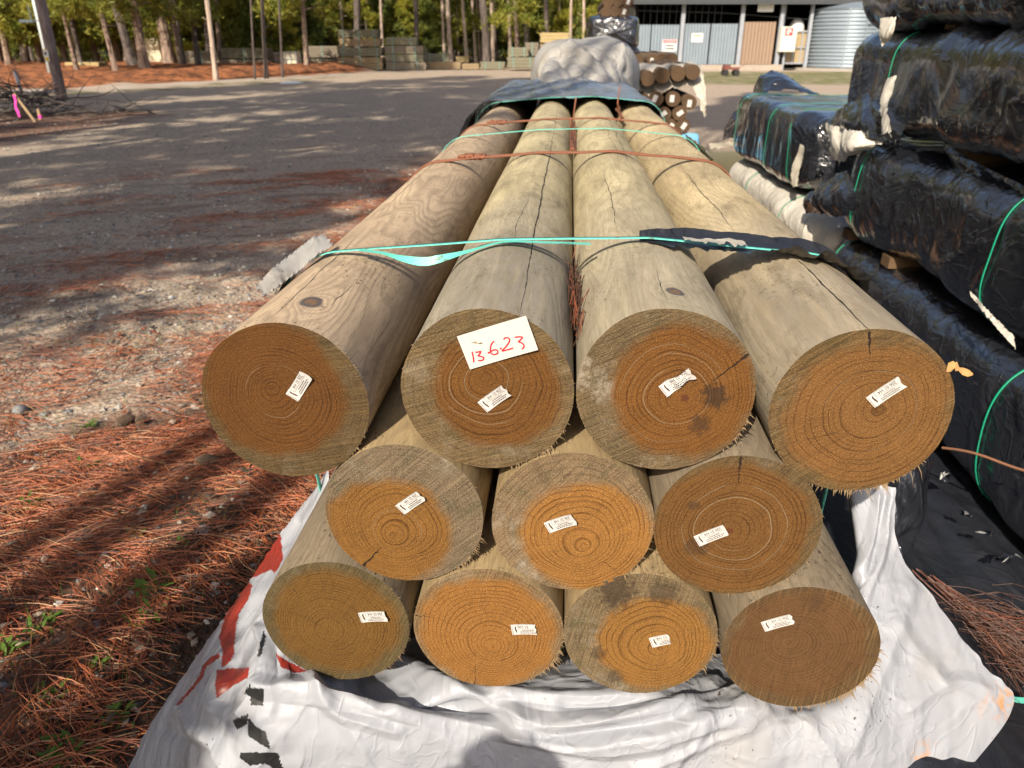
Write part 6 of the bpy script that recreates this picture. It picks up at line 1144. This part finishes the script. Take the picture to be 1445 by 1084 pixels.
def weed(px_, py_, n, L, lab, seed, grp='green weeds among the needles'):
    r = np.random.default_rng(seed); p = PZ(px_, py_, 0); mb = MB()
    for i in range(n):
        a = r.uniform(0, 6.28); l = L * r.uniform(.5, 1.1); w = l * r.uniform(.10, .2); up = r.uniform(.25, 1.1); o_ = r.normal(0, L * .45, 2); pts = []
        for t in (0, .35, .7, 1): pts.append((o_[0] + math.cos(a) * l * t, o_[1] + math.sin(a) * l * t, .012 + l * up * t * (1 - .45 * t)))
        sx_, sy_ = -math.sin(a), math.cos(a); v = []
        for (x, y, z), k in zip(pts, (.25, 1, .8, .05)): v += [(x - sx_ * w * k, y - sy_ * w * k, z + w * k * .3), (x, y, z), (x + sx_ * w * k, y + sy_ * w * k, z + w * k * .3)]
        mb.add(v, [(3*j + e, 3*j + e + 1, 3*j + e + 4, 3*j + e + 3) for j in range(3) for e in range(2)])
    o = obj('weed', mb.mesh('weed', M['weedleaf'], True), None, (p[0], p[1], float(gheight(p[0], p[1])))); tag(o, lab, 'weed', grp)
for i, a in enumerate(((90, 1068, 46, .045, 'largest bright green weed at the corner of the white film'), (165, 1012, 26, .04, 'upright weed in the dark soil beside the white film'), (215, 848, 16, .035, 'weed sprig just above the tree shadow'), (262, 770, 12, .03, 'small two-leaved weed closer to the white film'), (196, 760, 22, .035, 'weed in the open needles beyond the shadow stripe'), (222, 832, 40, .05, 'dim weed inside the dark tree shadow'), (60, 895, 26, .04, 'weed at the sunny strip edge far from the film'), (12, 925, 26, .045, 'weed at the outer edge of the needle carpet'), (130, 660, 18, .04, 'bright sprig among sunlit needles before the gravel'), (45, 720, 30, .04, 'patchy weed near the gravel edge'), (128, 602, 30, .035, 'low weed beside the larger pine cone'), (72, 985, 20, .04, 'weed in the lower sunny strip'), (140, 935, 14, .035, 'weed between the two lower sunny strips'), (205, 878, 20, .045, 'long-leaved weed at the edge of the bright strip'), (270, 640, 10, .03, 'tiny sprig close to the second pine cone'))): weed(*a, seed=i)
r = np.random.default_rng(31); n_ = 2600; x = r.uniform(-4.2, -.9, n_); y = r.uniform(1.1, 4.4, n_); k = fbm(x * 1.6, y * 1.6, 12, 3) > .12; x, y = x[k], y[k]; n_ = len(x); a = r.uniform(0, 6.28, n_); l = r.uniform(.02, .06, n_); z = gheight(x, y); w = .0016
V = np.stack([np.stack([x - np.sin(a) * w, y + np.cos(a) * w, z], 1), np.stack([x + np.sin(a) * w, y - np.cos(a) * w, z], 1), np.stack([x + np.cos(a) * l * .5, y + np.sin(a) * l * .5, z + l], 1)], 1).reshape(-1, 3)
tag(obj('grass', mesh('grass', V, np.arange(len(V)).reshape(-1, 3), M['weedleaf'], False)), 'sparse green grass blades pushing through the needles', 'grass', kind='stuff')
def cone(px_, py_, L, lab, rz, seed):
    p = PZ(px_, py_, 0); mb = MB(); n_ = 110
    mb.tube([(-L/2, 0, 0), (-L*.1, 0, 0), (L*.3, 0, 0), (L/2, 0, 0)], [L*.16, L*.22, L*.16, L*.03], 10)
    for i in range(n_):
        t = i / n_; a = i * 2.39996; x = -L/2 + L * t; rr = L * .30 * math.sin(math.pi * min(1, .22 + .78 * t)) ** .8 + L * .03; d = np.array((.35, math.cos(a), math.sin(a))); d /= np.linalg.norm(d); s_ = np.array((0, -math.sin(a), math.cos(a))); b = np.array((x, 0, 0)) + d * rr * .45; e = np.array((x, 0, 0)) + d * rr; w = L * .065
        mb.add([b - s_ * w * .5, b + s_ * w * .5, e + s_ * w, e + np.array((.012, 0, 0)) , e - s_ * w, e - np.array((.004, 0, 0)) + d * .003], [(0, 1, 2, 3, 4), (0, 4, 5), (1, 5, 2), (4, 3, 5), (3, 2, 5), (0, 5, 1)])
    o = obj('pine_cone', mb.mesh('pine_cone', M['cone']), None, (p[0], p[1], float(gheight(p[0], p[1])) + L * .26), (0, -.1, rz)); tag(o, lab, 'pine cone', 'pine cones on the needles')
cone(177, 598, .075, 'pine cone at the gravel edge of the needle carpet', .9, 1); cone(199, 598, .06, 'dark pine cone lying against the one at the gravel edge', 2.2, 2); cone(292, 657, .085, 'pine cone on the needles closest to the pole bundle', .1, 3)
def pebble(px_, py_, s, mt, lab, seed):
    p = PZ(px_, py_, 0); r = np.random.default_rng(seed); u_ = np.linspace(0, math.pi, 9); v_ = np.linspace(0, 2 * math.pi, 14, endpoint=False); U, Vv = np.meshgrid(u_, v_, indexing='ij'); d = 1 + .25 * fbm(np.sin(U) * np.cos(Vv) * 1.3 + seed, np.sin(U) * np.sin(Vv) * 1.3, np.cos(U) * 1.3, 3)
    V = np.stack([s * d * np.sin(U) * np.cos(Vv), s * .8 * d * np.sin(U) * np.sin(Vv), s * .6 * d * np.cos(U)], -1).transpose(1, 0, 2); tag(obj('stone', mesh('stone', V, grid_faces(14, 9, True), mt), None, (p[0], p[1], s * .45), (0, 0, seed)), lab, 'stone')
pebble(303, 830, .018, M['stones'][3], 'tan pebble in the soil beside the white film edge', 1); pebble(392, 703, .02, M['stones'][2], 'pale stone beneath the outer top pole end', 2); pebble(354, 757, .016, M['stones'][0], 'grey pebble in the shadow beside the white film', 3); pebble(153, 800, .013, M['stones'][3], 'tiny white pebble among open needles', 4); pebble(30, 583, .035, M['stones'][1], 'flat slate chip on the gravel', 5)

# ------------------------------------------------------------------ the photographer, behind the camera; only the shadow falls into view
def figure():
    hx, hy, gz_ = -.73, -.82, 0.
    J = dict(pel=(hx, hy - .02, .92), sp1=(hx + .01, hy - .02, 1.08), sp2=(hx + .03, hy, 1.28), nk=(hx + .05, hy + .02, 1.38), nk2=(hx + .05, hy + .04, 1.44),
             sl=(hx - .15, hy + .02, 1.33), el=(hx - .19, hy + .02, 1.08), wl=(hx - .20, hy + .10, .84), sr=(hx + .22, hy + .04, 1.33), er=(hx + .22, hy + .02, 1.08), wr=(hx + .23, hy + .10, .84),
             hl=(hx - .10, hy - .02, .88), kl=(hx - .11, hy + .03, .49), al=(hx - .12, hy - .02, .09), tl=(hx - .13, hy + .14, .04), hr=(hx + .10, hy - .02, .88), kr=(hx + .12, hy + .02, .49), ar=(hx + .14, hy - .03, .09), tr=(hx + .16, hy + .13, .04))
    rad = dict(pel=.15, sp1=.14, sp2=.16, nk=.065, nk2=.058, sl=.065, el=.045, wl=.028, sr=.065, er=.045, wr=.028, hl=.10, kl=.062, al=.042, tl=.038, hr=.10, kr=.062, ar=.042, tr=.038)
    E_ = [('pel','sp1'), ('sp1','sp2'), ('sp2','nk'), ('nk','nk2'), ('sp2','sl'), ('sl','el'), ('el','wl'), ('sp2','sr'), ('sr','er'), ('er','wr'), ('pel','hl'), ('hl','kl'), ('kl','al'), ('al','tl'), ('pel','hr'), ('hr','kr'), ('kr','ar'), ('ar','tr')]
    ks = list(J); me = bpy.data.meshes.new('person'); o0 = Vector((hx, hy, 0)); me.from_pydata([tuple(Vector(J[k]) - o0) for k in ks], [(ks.index(a), ks.index(b)) for a, b in E_], []); me.materials.append(M['cloth'])
    o = obj('person', me, None, o0); o.modifiers.new('skin', 'SKIN'); o.modifiers.new('sub', 'SUBSURF').levels = 2; o.modifiers['sub'].render_levels = 2
    for i, k in enumerate(ks): me.skin_vertices[0].data[i].radius = (rad[k],) * 2; me.skin_vertices[0].data[i].use_root = k == 'pel'
    tag(o, 'standing person in dark clothes and an added brimmed hat beside the camera', 'person')
    u_ = np.linspace(0, math.pi, 16); v_ = np.linspace(0, 2 * math.pi, 24, endpoint=False); U, Vv = np.meshgrid(u_, v_, indexing='ij'); X, Yy, Z = .076 * np.sin(U) * np.cos(Vv), .095 * np.sin(U) * np.sin(Vv), .118 * np.cos(U)
    Yy = Yy + .022 * np.exp(-((X / .016) ** 2 + ((Z + .015) / .028) ** 2)) * (Yy > 0); X = X * (1 - .18 * sstep(.02, -.11, Z)); hv = np.stack([X, Yy, Z], -1).transpose(1, 0, 2)
    h = obj('head', mesh('head', hv, grid_faces(24, 16, True), M['skin']), o, (.06, .06, 1.55), (R(-18), 0, R(-30)))
    hair = hv * 1.07; hair[..., 2] = np.maximum(hair[..., 2], -.02 + .09 * (hair[..., 1] > .03)); obj('hair', mesh('hair', hair, grid_faces(24, 16, True), M['hair']), h)
    u2 = np.linspace(0, 2 * math.pi, 28, endpoint=False); mb = MB(); mb.add([(r_ * math.cos(a), r_ * 1.08 * math.sin(a), z) for r_, z in ((.125, .035), (.122, .045), (.092, .055), (.088, .10), (.06, .135), (.005, .14)) for a in u2], [(k*28 + j, k*28 + (j+1) % 28, (k+1)*28 + (j+1) % 28, (k+1)*28 + j) for k in range(5) for j in range(28)]); obj('hat', mb.mesh('hat', M['cloth'], True), h)  # hat added so the head's shadow falls wider
    for s_, wk in ((-1, 'wl'), (1, 'wr')):
        mb = MB(); b = Vector(J[wk]) - o0; c = Vector((hx + s_ * .21, hy + .14, .76)) - o0; mb.tube([b, b.lerp(c, .5), c], [.027, .04, .035], 10, flat=.6)
        for f_ in range(4): q = c + Vector((-s_ * .01, 0, .03 - .021 * f_)); mb.tube([q, q + Vector((-s_ * .01, .03, 0)), q + Vector((-s_ * .03, .045 - .003 * f_, 0))], [.0095, .009, .0075], 8)
        mb.tube([c, c + Vector((-s_ * .03, -.01, .02)), c + Vector((-s_ * .045, .0, .03))], [.013, .011, .009], 8); obj('hand', mb.mesh('hand', M['skin'], True), o)
figure()
